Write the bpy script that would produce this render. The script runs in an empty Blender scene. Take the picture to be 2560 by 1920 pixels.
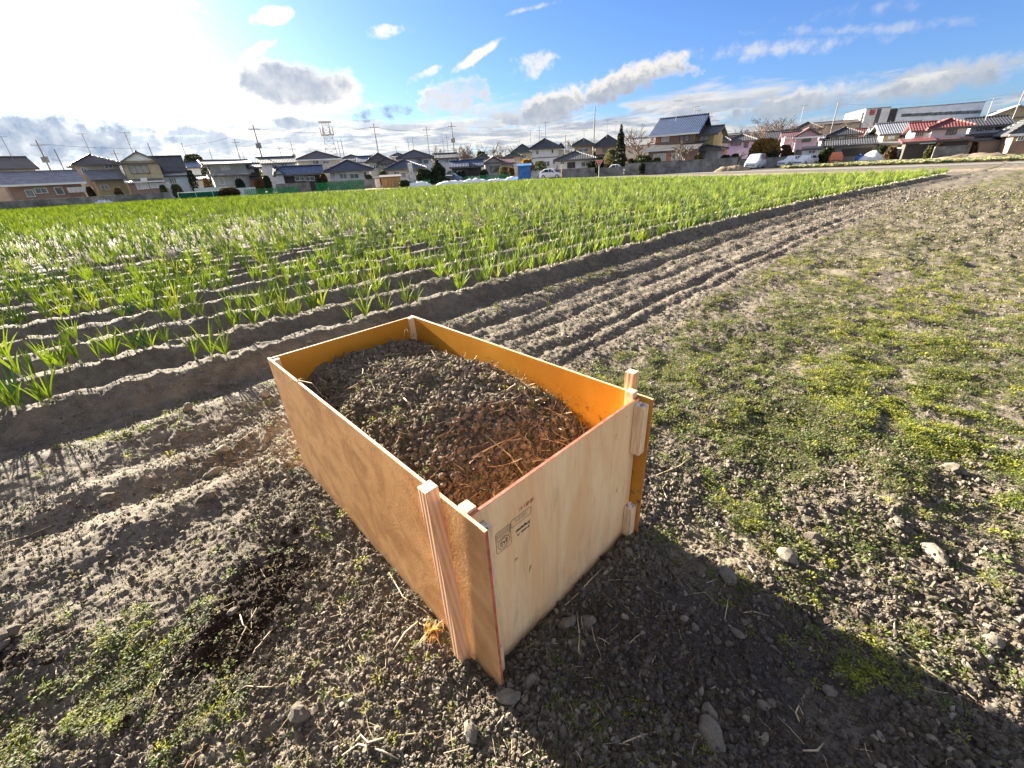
import bpy, math, random
import numpy as np
from mathutils import Matrix, Vector, Euler
random.seed(7); RNG = np.random.default_rng(11)
S = bpy.context.scene; COL = S.collection
R = math.radians
# ------------------------------------------------------------------ camera
FPX, PITCH, ROLL, CAMH, PW, PH = 1039.8, 0.4749, -0.05546, 1.62, 2560, 1920
_f = np.array([0, math.cos(PITCH), -math.sin(PITCH)]); _r = np.array([1., 0, 0]); _u = np.cross(_r, _f)
_c, _s = math.cos(ROLL), math.sin(ROLL)
CR, CU, CF = _c*_r + _s*_u, -_s*_r + _c*_u, _f
cam = bpy.data.objects.new('camera', bpy.data.cameras.new('camera')); COL.objects.link(cam)
cam.matrix_world = Matrix(((CR[0], CU[0], -CF[0], 0), (CR[1], CU[1], -CF[1], 0), (CR[2], CU[2], -CF[2], CAMH), (0, 0, 0, 1)))
cam.data.sensor_width = 36; cam.data.lens = FPX/PW*36
cam.data.clip_start = .02; cam.data.clip_end = 8000
S.camera = cam
SUN_AZ, SUN_EL = -45.4, 17.0
# ------------------------------------------------------------------ sun, exposure
sd = bpy.data.lights.new('sun', 'SUN'); sd.energy = 5.0; sd.angle = R(.55); sd.color = (1, .9, .74)
so = bpy.data.objects.new('sun', sd); COL.objects.link(so)
sv = Vector((math.sin(R(SUN_AZ))*math.cos(R(SUN_EL)), math.cos(R(SUN_AZ))*math.cos(R(SUN_EL)), math.sin(R(SUN_EL))))
so.rotation_euler = sv.to_track_quat('Z', 'Y').to_euler(); so.location = (-20, 20, 12)
S.view_settings.view_transform = 'Standard'; S.view_settings.look = 'None'
S.view_settings.gamma = 1; S.view_settings.use_curve_mapping = False
S.view_settings.exposure = 2.95
def ray(x, y):
    d = (x-PW/2)/FPX*CR - (y-PH/2)/FPX*CU + CF
    return d/np.linalg.norm(d)
def azel(x, y):
    d = ray(x, y); return math.degrees(math.atan2(d[0], d[1])), math.degrees(math.asin(d[2]))
def gnd(x, y, z=0.):
    d = ray(x, y); t = (z-CAMH)/d[2]; return np.array([d[0]*t, d[1]*t])
# ------------------------------------------------------------------ world: Nishita sky with clouds laid out by direction
W = bpy.data.worlds.new('World'); S.world = W; W.use_nodes = True
class NT:
    def __init__(s, t): s.t = t; s.n = t.nodes; s.l = t.links
    def __call__(s, typ, ins=None, **kw):
        nd = s.n.new(typ)
        for k, v in kw.items(): setattr(nd, k, v)
        for k, v in (ins or {}).items():
            if hasattr(v, 'is_output') or isinstance(v, bpy.types.NodeSocket): s.l.new(v, nd.inputs[k])
            else: nd.inputs[k].default_value = v
        return nd
    def m(s, op, a, b=None, c=None, clamp=False):
        i = {0: a}
        if b is not None: i[1] = b
        if c is not None: i[2] = c
        return s('ShaderNodeMath', i, operation=op, use_clamp=clamp).outputs[0]
    def mix(s, f, a, b, bt='MIX'):
        nd = s('ShaderNodeMix', {0: f, 6: a, 7: b}, data_type='RGBA', blend_type=bt); return nd.outputs[2]
    def smooth(s, x, a, b, lo=0., hi=1.):
        nd = s('ShaderNodeMapRange', {0: x, 1: a, 2: b, 3: lo, 4: hi}, interpolation_type='SMOOTHSTEP'); return nd.outputs[0]
    def noise(s, vec, sc, det=4, rough=.5, dist=0., out=0):
        return s('ShaderNodeTexNoise', {'Vector': vec, 'Scale': sc, 'Detail': det, 'Roughness': rough, 'Distortion': dist}).outputs[out]
def build_world():
    t = NT(W.node_tree); t.n.clear()
    tc = t('ShaderNodeTexCoord').outputs['Generated']
    nz = t('ShaderNodeVectorMath', {0: tc}, operation='NORMALIZE').outputs[0]
    sp = t('ShaderNodeSeparateXYZ', {0: nz}); X, Y, Z = sp.outputs
    az = t.m('MULTIPLY', t.m('ARCTAN2', X, Y), 57.2958); el = t.m('MULTIPLY', t.m('ARCSINE', Z), 57.2958)
    sky = t('ShaderNodeTexSky', sky_type='NISHITA', sun_disc=False, sun_elevation=R(SUN_EL), sun_rotation=R(SUN_AZ), altitude=50, air_density=1.0, dust_density=.6, ozone_density=2.2).outputs[0]
    # cloud-plane coordinates
    iz = t.m('DIVIDE', 1., t.m('ADD', t.m('MAXIMUM', Z, 0.), .07))
    pv = t('ShaderNodeCombineXYZ', {0: t.m('MULTIPLY', X, iz), 1: t.m('MULTIPLY', Y, iz), 2: 0.}).outputs[0]
    n1 = t.noise(nz, 11., 5, .6, .6); n2 = t.noise(nz, 40., 4, .6); n3 = t.noise(pv, 1.3, 5, .62, .4); n4 = t.noise(pv, .6, 3, .55, .3)
    nn = t.m('ADD', t.m('MULTIPLY', t.m('SUBTRACT', n1, .5), 3.0), t.m('MULTIPLY', t.m('SUBTRACT', n2, .5), 2.0))
    nn = t.m('ADD', nn, t.m('MULTIPLY', t.m('SUBTRACT', n3, .5), .5))
    wob = t.m('MULTIPLY', t.m('SUBTRACT', t.noise(nz, 6., 3, .5), .5), 3.0)
    dens = None; dark = None
    thin = t.smooth(t.m('ADD', t.m('MULTIPLY', n2, .6), t.m('MULTIPLY', n3, .5)), .42, .64, .25, 1.)
    # (end A px, end B px, half thickness px, noise amount, softness, opacity, dark) in the photo's pixels
    k = 1.1573
    def blob(a, b, th, ns, soft, op, dk=0., dko=0.):
        nonlocal dens, dark
        a1 = azel(a[0]*k, a[1]*k); b1 = azel(b[0]*k, b[1]*k)
        mx, my = (a[0]+b[0])/2*k, (a[1]+b[1])/2*k
        dx, dy = (b[0]-a[0]), (b[1]-a[1]); L = math.hypot(dx, dy)+1e-6
        q = azel(mx - dy/L*th*k, my + dx/L*th*k); q0 = azel(mx, my)
        cx, cy = q0
        ex, ey = (b1[0]-a1[0])/2, (b1[1]-a1[1])/2; hl = math.hypot(ex, ey)+1e-6
        ht = math.hypot(q[0]-q0[0], q[1]-q0[1])
        ca, sa = ex/hl, ey/hl
        u = t.m('SUBTRACT', az, cx); v = t.m('SUBTRACT', t.m('ADD', el, t.m('MULTIPLY', wob, min(.6, ht*.25))), cy)
        p = t.m('ADD', t.m('MULTIPLY', u, ca/hl), t.m('MULTIPLY', v, sa/hl))
        w = t.m('ADD', t.m('MULTIPLY', u, -sa/ht), t.m('MULTIPLY', v, ca/ht))
        d = t.m('SUBTRACT', 1., t.m('SQRT', t.m('ADD', t.m('MULTIPLY', p, p), t.m('MULTIPLY', w, w))))
        e = t.m('ADD', d, t.m('MULTIPLY', nn, ns))
        f = t.m('MULTIPLY', t.smooth(e, 0., soft*1.25), op)
        if ns >= .7: f = t.m('MULTIPLY', f, thin)
        dens = f if dens is None else t.m('MAXIMUM', dens, f)
        if dk > 0:
            w2 = t.m('ADD', w, dko)
            d2 = t.m('SUBTRACT', 1., t.m('SQRT', t.m('ADD', t.m('MULTIPLY', p, p), t.m('MULTIPLY', w2, w2))))
            g = t.m('MULTIPLY', t.smooth(t.m('ADD', d2, t.m('MULTIPLY', nn, ns*.8)), .12 if dk < .9 else -.05, .50 if dk < .9 else .25), dk)
            dark = g if dark is None else t.m('MAXIMUM', dark, g)
    blob((-260, 50), (500, 10), 88, .5, .4, .95)
    blob((-200, 190), (300, 165), 75, .6, .6, .55)
    blob((535, 45), (640, 25), 24, .45, .3, .9)
    blob((285, 105), (390, 125), 22, .4, .35, .9)
    blob((470, 185), (812, 190), 62, .3, .22, .98, .8, -.12)
    blob((350, 180), (560, 225), 22, .5, .5, .85)
    blob((520, 125), (615, 80), 16, .7, .5, .85)
    blob((785, 80), (875, 58), 17, .8, .5, .85)
    blob((970, 162), (1095, 78), 13, .55, .4, .95)
    blob((880, 180), (960, 140), 10, 1., .5, .8)
    blob((1070, 40), (1200, 5), 9, .9, .6, .6)
    blob((1095, 165), (1215, 120), 30, 1.1, .6, .85)
    blob((890, 240), (1090, 180), 48, 1.0, .45, .9, .35, .2)
    blob((1060, 265), (1300, 205), 38, .6, .35, .98, .75, .3)
    blob((1220, 225), (1495, 140), 38, .6, .35, .98, .75, .35)
    blob((1440, 125), (1910, 85), 24, .8, .8, .6)
    blob((1600, 75), (2100, 50), 17, .9, .9, .45)
    blob((1700, 45), (2050, -10), 26, .9, 1., .35)
    blob((1480, 262), (1900, 190), 38, .55, .5, .9, .75, .35)
    blob((1750, 225), (2230, 140), 40, .5, .55, .92, .75, .4)
    blob((1480, 290), (2100, 250), 26, .5, .8, .7, .5, .2)
    blob((-300, 290), (450, 308), 66, .45, .35, .97, 1., .0)
    blob((330, 280), (560, 320), 34, .7, .5, .9, .85, .1)
    blob((570, 265), (700, 262), 17, .5, .4, .95, .8, .2)
    blob((760, 255), (900, 235), 18, .7, .5, .85, .95)
    blob((1085, 262), (1270, 235), 30, 1.0, .4, .9, .5, .2)
    blob((930, 275), (1100, 262), 26, 1.1, .4, .9, .4, .2)
    blob((560, 305), (800, 296), 16, 1.0, .45, .9, .7, .1)
    blob((1250, 300), (1500, 285), 14, 1.0, .5, .8, .3, .1)
    blob((960, 200), (1070, 185), 36, 1.0, .45, .85)
    # broken low cloud towards the horizon and added cloud out of view as white fill light
    hb = t.m('MULTIPLY', t.smooth(el, 9.5, 2.5), t.smooth(az, 38., 12., .35, 1.))
    lo = t.m('MULTIPLY', t.smooth(t.m('ADD', t.m('MULTIPLY', t.m('SUBTRACT', n4, .5), 2.4), t.m('ADD', t.m('MULTIPLY', t.m('SUBTRACT', n3, .5), 1.6), t.m('SUBTRACT', t.m('MULTIPLY', hb, 1.15), .36))), 0., .5), .92)
    dens = t.m('MAXIMUM', dens, lo)
    lod = t.m('MULTIPLY', t.smooth(n3, .42, .58), t.m('MULTIPLY', t.smooth(el, 8., 4.), .8))
    dark = t.m('MAXIMUM', dark, lod)
    out_ = t.m('MAXIMUM', t.smooth(el, 15., 24.), t.m('MAXIMUM', t.smooth(az, 54., 66.), t.smooth(az, -54., -66.)))
    fill_cloud = t.m('MULTIPLY', t.smooth(t.m('ADD', n4, t.m('MULTIPLY', t.m('SUBTRACT', n3, .5), .6)), .44, .60), t.m('MULTIPLY', out_, .95))
    dens = t.m('MAXIMUM', dens, fill_cloud)
    # sun proximity
    dt = t('ShaderNodeVectorMath', {0: nz, 1: tuple(sv)}, operation='DOT_PRODUCT').outputs['Value']
    ang = t.m('MULTIPLY', t.m('ARCCOSINE', t.m('MINIMUM', dt, .99999)), 57.2958)
    glow = t.m('EXPONENT', t.m('MULTIPLY', ang, -1/6.5))
    glow2 = t.m('EXPONENT', t.m('MULTIPLY', ang, -1/16.))
    cb = t.m('MULTIPLY', t.m('ADD', 1.5, t.m('MULTIPLY', glow2, 3.2)), t.m('ADD', 1., t.m('MULTIPLY', out_, .25)))  # cloud out of view brightened to fill the shaded sides
    tex = t.m('ADD', .8, t.m('MULTIPLY', n2, .4))
    lit = t.mix(1., (1, .96, .90, 1), t('ShaderNodeCombineXYZ', {0: cb, 1: cb, 2: cb}).outputs[0], 'MULTIPLY')
    cd = t.m('ADD', .57, t.m('MULTIPLY', glow2, .15))
    shd = t.mix(1., (.74, .98, 1.40, 1), t('ShaderNodeCombineXYZ', {0: cd, 1: cd, 2: cd}).outputs[0], 'MULTIPLY')
    cc = t.mix(t.m('MULTIPLY', dark, t.m('ADD', .82, t.m('MULTIPLY', t.m('SUBTRACT', n2, .5), 1.0)), clamp=True), lit, shd)
    skyb = t.mix(1., sky, (.155, .215, .345, 1), 'MULTIPLY')
    gl = t.m('ADD', t.m('MULTIPLY', glow, 1.9), t.m('MULTIPLY', glow2, .28))
    skyb = t('ShaderNodeMix', {0: 1., 6: skyb, 7: t('ShaderNodeCombineXYZ', {0: gl, 1: gl, 2: t.m('MULTIPLY', gl, .97)}).outputs[0]}, data_type='RGBA', blend_type='ADD').outputs[2]
    fin = t.mix(dens, skyb, cc)
    bg = t('ShaderNodeBackground', {'Color': fin, 'Strength': .08})
    t('ShaderNodeOutputWorld', {'Surface': bg.outputs[0]})
build_world()
W.cycles.sampling_method = 'MANUAL'; W.cycles.sample_map_resolution = 512
# ------------------------------------------------------------------ materials
def mat(name, col, rough=.8, var=.12, vs=3., bump=0., bs=40., metal=0., spec=.4, tint=None, stretch=None, trans=0., em=None):
    m = bpy.data.materials.new(name); m.use_nodes = True; t = NT(m.node_tree); t.n.clear()
    co = t('ShaderNodeTexCoord').outputs['Object']
    if stretch: co = t('ShaderNodeMapping', {0: co, 3: stretch}).outputs[0]
    c = tuple(col)+(1,)
    n = t.noise(co, vs, 5, .6)
    lo = tuple(x*(1-var*1.6) for x in col)+(1,); hi = tuple(min(1, x*(1+var*1.2)) for x in (tint or col))+(1,)
    cc = t.mix(t.smooth(n, .3, .7), lo, hi)
    b = t('ShaderNodeBsdfPrincipled', {'Base Color': cc, 'Roughness': rough, 'Metallic': metal, 'Specular IOR Level': spec})
    if bump:
        bn = t.noise(co, bs, 4, .6)
        t.l.new(t('ShaderNodeBump', {'Height': bn, 'Strength': bump, 'Distance': .01}).outputs[0], b.inputs['Normal'])
    out = b.outputs[0]
    if trans:
        tr = t('ShaderNodeBsdfTranslucent', {'Color': t.mix(1., cc, (1.25, 1.2, .55, 1), 'MULTIPLY')})
        out = t('ShaderNodeMixShader', {0: trans, 1: out, 2: tr.outputs[0]}).outputs[0]
    t('ShaderNodeOutputMaterial', {0: out})
    return m
def roofmat(name, col, rough=.45, rows=3.4):
    m = bpy.data.materials.new(name); m.use_nodes = True; t = NT(m.node_tree); t.n.clear()
    co = t('ShaderNodeTexCoord').outputs['Object']
    w = t('ShaderNodeTexWave', {'Vector': co, 'Scale': rows/6.283*2, 'Distortion': .2}, wave_type='BANDS', bands_direction='X').outputs[1]
    w2 = t('ShaderNodeTexWave', {'Vector': co, 'Scale': rows/6.283*2.6, 'Distortion': .2}, wave_type='BANDS', bands_direction='Z').outputs[1]
    n = t.noise(co, 1.2, 5, .6)
    cc = t.mix(t.smooth(n, .3, .7), tuple(x*.75 for x in col)+(1,), tuple(x*1.25 for x in col)+(1,))
    cc = t.mix(t.m('MULTIPLY', t.m('ADD', w, w2), .22), cc, tuple(x*.35 for x in col)+(1,))
    b = t('ShaderNodeBsdfPrincipled', {'Base Color': cc, 'Roughness': rough, 'Specular IOR Level': .5})
    h = t.m('ADD', w, w2)
    t.l.new(t('ShaderNodeBump', {'Height': h, 'Strength': .7, 'Distance': .06}).outputs[0], b.inputs['Normal'])
    t('ShaderNodeOutputMaterial', {0: b.outputs[0]})
    return m
M = {}
def glassmat():
    m = bpy.data.materials.new('window_glass'); m.use_nodes = True; t = NT(m.node_tree); t.n.clear()
    co = t('ShaderNodeTexCoord').outputs['Object']
    n = t.noise(co, .8, 2, .5)
    cc = t.mix(t.smooth(n, .4, .6), (.03, .035, .04, 1), (.14, .15, .16, 1))
    b = t('ShaderNodeBsdfPrincipled', {'Base Color': cc, 'Roughness': .08, 'Specular IOR Level': .8})
    t('ShaderNodeOutputMaterial', {0: b.outputs[0]}); return m
M['glass'] = glassmat()
# ------------------------------------------------------------------ mesh helpers
def link(name, me, m=None, parent=None, loc=None, rot=None):
    o = bpy.data.objects.new(name, me); COL.objects.link(o)
    if m is not None and me is not None and not me.materials: me.materials.append(m)
    if parent: o.parent = parent
    if loc is not None: o.location = loc
    if rot is not None: o.rotation_euler = rot
    return o
def empty(name, loc, rz=0.): 
    o = bpy.data.objects.new(name, None); COL.objects.link(o); o.location = loc; o.rotation_euler = (0, 0, rz); o.empty_display_size = .2; return o
def tag(o, label=None, cat=None, group=None, kind=None):
    if label: o['label'] = label
    if cat: o['category'] = cat
    if group: o['group'] = group
    if kind: o['kind'] = kind
    return o
class MB:
    def __init__(s): s.v = []; s.f = []
    def add(s, vs, fs):
        k = len(s.v); s.v += [tuple(map(float, p)) for p in vs]; s.f += [tuple(i+k for i in f) for f in fs]; return s
    def box(s, x0, x1, y0, y1, z0, z1):
        return s.add([(x0, y0, z0), (x1, y0, z0), (x1, y1, z0), (x0, y1, z0), (x0, y0, z1), (x1, y0, z1), (x1, y1, z1), (x0, y1, z1)],
                     [(0, 3, 2, 1), (4, 5, 6, 7), (0, 1, 5, 4), (1, 2, 6, 5), (2, 3, 7, 6), (3, 0, 4, 7)])
    def hexa(s, p): return s.add(p, [(0, 3, 2, 1), (4, 5, 6, 7), (0, 1, 5, 4), (1, 2, 6, 5), (2, 3, 7, 6), (3, 0, 4, 7)])
    def slab(s, a, b, c, d, th):
        "quad a,b,c,d with thickness th downward along its normal"
        a, b, c, d = map(Vector, (a, b, c, d)); n = (b-a).cross(d-a).normalized()*th
        return s.add([a, b, c, d, a-n, b-n, c-n, d-n], [(0, 1, 2, 3), (7, 6, 5, 4), (0, 4, 5, 1), (1, 5, 6, 2), (2, 6, 7, 3), (3, 7, 4, 0)])
    def tube(s, pts, rad, n=6, cap=True):
        pts = [Vector(p) for p in pts]; k0 = len(s.v); vs = []; fs = []
        if not hasattr(rad, '__len__'): rad = [rad]*len(pts)
        for i, p in enumerate(pts):
            d = (pts[min(i+1, len(pts)-1)]-pts[max(i-1, 0)]).normalized()
            a = d.cross(Vector((.31, .17, .93)) if abs(d.z) < .9 else Vector((1, .1, 0))).normalized(); b = d.cross(a)
            for j in range(n):
                t = 2*math.pi*j/n; vs.append(p+(a*math.cos(t)+b*math.sin(t))*rad[i])
        for i in range(len(pts)-1):
            for j in range(n):
                fs.append((i*n+j, i*n+(j+1) % n, (i+1)*n+(j+1) % n, (i+1)*n+j))
        if cap: fs.append(tuple(range(n))[::-1]); fs.append(tuple(range((len(pts)-1)*n, len(pts)*n)))
        return s.add(vs, fs)
    def mesh(s, name, m=None, smooth=False):
        me = bpy.data.meshes.new(name); me.from_pydata(s.v, [], s.f)
        if m: me.materials.append(m)
        if smooth: me.polygons.foreach_set('use_smooth', [True]*len(me.polygons))
        me.update(); return me
    def build(s, name, m, parent=None, smooth=False, **k): return link(name, s.mesh(name, m, smooth), None, parent, **k)
# ------------------------------------------------------------------ numpy noise
def _hash(i, j, sd):
    h = (i.astype(np.int64)*374761393 + j.astype(np.int64)*668265263 + sd*1442695041) & 0xffffffff
    h = ((h ^ (h >> 13))*1274126177) & 0xffffffff
    return ((h ^ (h >> 16)) & 0xffffff)/float(0xffffff)
def vnoise(x, y, sd=0):
    i = np.floor(x); j = np.floor(y); fx = x-i; fy = y-j
    fx = fx*fx*(3-2*fx); fy = fy*fy*(3-2*fy)
    a = _hash(i, j, sd); b = _hash(i+1, j, sd); c = _hash(i, j+1, sd); d = _hash(i+1, j+1, sd)
    return (a*(1-fx)+b*fx)*(1-fy)+(c*(1-fx)+d*fx)*fy
def fbm(x, y, o=4, sd=0, g=.5):
    r = 0; a = 1; t = 0
    for k in range(o):
        r = r+a*vnoise(x, y, sd+k*17); t += a; a *= g; x, y = x*1.97*.8+y*1.97*.6+3.1, -x*1.97*.6+y*1.97*.8+7.7
    return r/t
def sst(x, a, b): 
    t = np.clip((x-a)/(b-a), 0, 1); return t*t*(3-2*t)
def bumps(x, y, cell, sd):
    "rounded lumps, one per cell (clods): 0..1"
    i = np.floor(x/cell); j = np.floor(y/cell); best = np.zeros_like(x)
    for di in (-1, 0, 1):
        for dj in (-1, 0, 1):
            ci, cj = i+di, j+dj
            px = (ci+.15+.7*_hash(ci, cj, sd))*cell; py = (cj+.15+.7*_hash(ci, cj, sd+5))*cell
            rr = cell*(.2+.5*_hash(ci, cj, sd+9)**1.5)
            d = ((x-px)**2+(y-py)**2)/rr**2
            best = np.maximum(best, np.sqrt(np.clip(1-d, 0, 1))*rr/cell*1.4)
    return best
# ------------------------------------------------------------------ the lie of the land
SU, CUu = .7547, .6561     # crop rows run along azimuth 49
def UV(x, y): return x*SU+y*CUu, -x*CUu+y*SU
def XY(u, v): return u*SU-v*CUu, u*CUu+v*SU
_cu = np.array([-30, -5, 1, 4, 12, 18, 25, 37, 46, 60, 120.]); _cv = np.array([4.5, 4.75, 4.72, 4.9, 5.1, 4.95, 4.45, 3.35, 2.6, 2.2, 2.])
def edge(u): return np.interp(u, _cu, _cv)
ROWP = .87
POLY = [(-8, 0.5), (-90, -20), (-78, 72), (-41, 63), (-14, 57), (4.7, 66), (14.6, 47), (19, 37), (27.8, 27.6), (23, 14)]
def inpoly(x, y, P=POLY):
    r = np.zeros(np.shape(x), bool); n = len(P)
    for i in range(n):
        (x0, y0), (x1, y1) = P[i], P[(i+1) % n]
        c = ((y0 > y) != (y1 > y)); r ^= c & (x < (x1-x0)*(y-y0)/((y1-y0) if y1 != y0 else 1e-9)+x0)
    return r
BOX = dict(A=np.array([-1.290, 2.158]), B=np.array([-.628, 2.767]), C=np.array([.525, 1.487]), D=np.array([-.137, .868]))
BXa = (BOX['C']-BOX['D']); BXW = float(np.linalg.norm(BXa)); BXa = BXa/BXW
BXb = np.array([-BXa[1], BXa[0]]); BXL = 1.745
def boxuv(x, y): dx = x-BOX['D'][0]; dy = y-BOX['D'][1]; return dx*BXa[0]+dy*BXa[1], dx*BXb[0]+dy*BXb[1]
def height(x, y, fine=True):
    x = np.asarray(x, float); y = np.asarray(y, float)
    u, v = UV(x, y); r = np.hypot(x, y)
    vr = v-edge(u)+(fbm(u*.8, v*.3, 3, 3)-.5)*.13
    # leek field ridges
    inf = sst(vr, -.55, -.30)*np.where(inpoly(x, y), 1., 0.)
    t = (vr/ROWP+.5) % 1.-.5
    prof = sst(-np.abs(t+(fbm(x*6, y*6, 2, 45)-.5)*.12), -.36, -.07)
    wl = .8+.45*fbm(u*.7, np.floor(vr/ROWP+.5)*3.3, 2, 41)
    H = inf*(prof*.16*wl-.03+.10*prof*(fbm(x*7, y*7, 4, 44, .65)-.5))
    out = 1-sst(vr, -.5, -.30)
    # low bank and trench at the field's edge
    H += out*(-.03*np.exp(-((vr+.52)/.12)**2) + .045*np.exp(-((vr+.80)/.16)**2))
    # tractor ruts beyond the box
    rz = sst(u, -.2, 1.6)
    for c, w, dp in ((-1.14, .06, .045), (-1.66, .055, .035), (-2.22, .07, .042), (-2.47, .04, .022)):
        wob = (fbm(u*.6, u*0+c*9, 2, 21)-.5)*.06+(fbm(x*5, y*5, 3, 23)-.5)*.10
        H += out*rz*.72*(.35+1.3*fbm(u*1.6, v*2.2+c, 3, 25))*(-dp*np.exp(-((vr-c-wob)/w)**2)+dp*.55*np.exp(-((vr-c-wob-.17)/.07)**2)+dp*.4*np.exp(-((vr-c-wob+.15)/.06)**2))
    # furrows left of the box
    lz = (1-sst(u, -.1, 1.0))
    for c, w, dp in ((-1.25, .10, .026), (-1.75, .12, .028), (-2.35, .12, .018), (-3.0, .14, .01)):
        wob = (fbm(u*.9, u*0+c*7, 2, 31)-.5)*.25
        H += out*lz*(-dp*np.exp(-((vr-c-wob)/w)**2)+dp*.6*np.exp(-((vr-c-wob-.25)/.12)**2))*(.3+1.4*fbm(u*1.8, v*2, 3, 35))
    # wheel lines in the weedy ground
    wz = sst(-vr, 2.6, 3.2)
    for c in (-6.2, -7.7, -9.0, -10.6):
        wob = (fbm(u*.3, u*0+c, 2, 51)-.5)*.22
        H += wz*sst(u, 1.0, 3.)*(.4+1.2*fbm(u*1.3, u*0+c, 2, 61))*(-.022*np.exp(-((vr-c-wob)/.07)**2)+.02*np.exp(-((vr-c-wob-.22)/.1)**2))
    near = 1-sst(r, 40, 70)
    sm = 1-.75*np.exp(-(((x-.75)/.45)**2+((y-.9)/.4)**2))      # smooth bare patch in the shade
    rr = out*near
    H += rr*(.075*(fbm(x*2.3, y*2.3, 3, 7)-.5) + wz*.07*(fbm(x*3.1, y*3.1, 3, 13)-.5)*sst(r, 1., 2.2))
    H += near*.02*(fbm(x*6, y*6, 3, 8)-.5)
    if fine:
        nn = (1-sst(r, 6, 14))
        m = np.where(nn*np.ones_like(x) > 0)
        if len(m[0]):
            xx, yy = x[m], y[m]; s2 = (sm*(1-.55*inf))[m]; n2 = nn[m]
            q = xx+(fbm(xx*14, yy*14, 2, 5)-.5)*.03; p = yy+(fbm(xx*14, yy*14, 2, 6)-.5)*.03
            pat = sst(fbm(xx*2.2, yy*2.2, 3, 77), .38, .62)
            H[m] += n2*s2*(bumps(q, p, .060, 1)*.018*pat + bumps(q, p, .026, 2)*.008 + .014*(fbm(xx*17, yy*17, 2, 10)-.5) + .012*(fbm(xx*34, yy*34, 3, 9)-.5))
            k2 = xx.copy(); rrr = np.hypot(xx, yy); w = (1-sst(rrr, 2.5, 4.5))
            H[m] += w*s2*bumps(xx, yy, .016, 3)*.005
        m2 = np.where((r > 5) & (r < 60))
        if len(m2[0]):
            H[m2] += sst(r[m2], 5, 12)*(1-sst(r[m2], 40, 60))*(1-.6*inf[m2])*(.07*(fbm(x[m2]*6.5, y[m2]*6.5, 4, 19, .65)-.5)*(1+.6*wz[m2])+.02*bumps(x[m2], y[m2], .22, 20))
    # ground swept smooth under the box walls
    bu, bv = boxuv(x, y)
    dd = np.maximum(np.maximum(-bu, bu-BXW), np.maximum(-bv, bv-BXL))
    k = 1-sst(dd, .0, .05); H = H*(1-k)+(-.01+(H-.0)*.25)*k
    return H
def h1(x, y): return float(height(np.array([x]), np.array([y]))[0])
# ------------------------------------------------------------------ soil
def soilmat(name, base, patch=True, fine=1.):
    m = bpy.data.materials.new(name); m.use_nodes = True; t = NT(m.node_tree); t.n.clear()
    co = t('ShaderNodeTexCoord').outputs['Object']
    a = t.noise(co, .9, 6, .6); b = t.noise(co, 9., 5, .65); c = t.noise(co, 70., 3, .6)
    lo = tuple(x*.62 for x in base)+(1,); hi = tuple(x*1.3 for x in base)+(1,)
    cc = t.mix(t.smooth(t.m('ADD', t.m('MULTIPLY', a, .5), t.m('MULTIPLY', b, .5)), .36, .64), lo, hi)
    cc = t.mix(t.m('MULTIPLY', t.smooth(c, .45, .7), .35), cc, (base[0]*1.9, base[1]*1.8, base[2]*1.65, 1))
    if patch:   # damp, darker humus spilled beside the box, and box shadow deepened in the soil colour on the bare patch
        sp = t('ShaderNodeSeparateXYZ', {0: co}); X, Y = sp.outputs[0], sp.outputs[1]
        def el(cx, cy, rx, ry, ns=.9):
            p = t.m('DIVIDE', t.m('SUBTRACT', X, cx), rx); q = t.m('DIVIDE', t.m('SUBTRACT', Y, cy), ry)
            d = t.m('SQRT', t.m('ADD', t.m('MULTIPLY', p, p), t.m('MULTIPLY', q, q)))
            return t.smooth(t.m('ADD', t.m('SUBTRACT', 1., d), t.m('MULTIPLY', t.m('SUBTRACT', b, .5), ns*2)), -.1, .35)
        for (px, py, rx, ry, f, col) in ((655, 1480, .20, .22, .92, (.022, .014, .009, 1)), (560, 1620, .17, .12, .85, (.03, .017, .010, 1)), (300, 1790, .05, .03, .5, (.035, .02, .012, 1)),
                                        (40, 1660, .12, .06, .8, (.03, .02, .014, 1)), (1650, 1640, .62, .36, .75, (.05, .045, .045, 1)), (1300, 1650, .25, .2, .65, (.05, .045, .042, 1)),  # the two grey entries paint the box shadow darker into the soil
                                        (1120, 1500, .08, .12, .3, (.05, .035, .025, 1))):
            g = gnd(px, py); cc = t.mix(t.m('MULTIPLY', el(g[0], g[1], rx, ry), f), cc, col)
        # dry dust
        for (px, py, rx, ry, f) in ((1800, 1370, .35, .18, .5), (760, 1080, .35, .3, .4), (2440, 1650, .3, .3, .35)):
            g = gnd(px, py); cc = t.mix(t.m('MULTIPLY', el(g[0], g[1], rx, ry), f), cc, (base[0]*1.7, base[1]*1.6, base[2]*1.4, 1))
    bs = t('ShaderNodeBsdfPrincipled', {'Base Color': cc, 'Roughness': .95, 'Specular IOR Level': .15})
    hh = t.m('ADD', t.m('MULTIPLY', t.noise(co, 60., 5, .7), .6), t.m('MULTIPLY', t.noise(co, 260., 3, .7), .3))
    t.l.new(t('ShaderNodeBump', {'Height': hh, 'Strength': .9*fine, 'Distance': .012}).outputs[0], bs.inputs['Normal'])
    t('ShaderNodeOutputMaterial', {0: bs.outputs[0]})
    return m
SOIL = (.124, .107, .084)
M['soil'] = soilmat('soil', SOIL); M['heap'] = soilmat('heap_soil', (.115, .092, .066), False)
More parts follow.
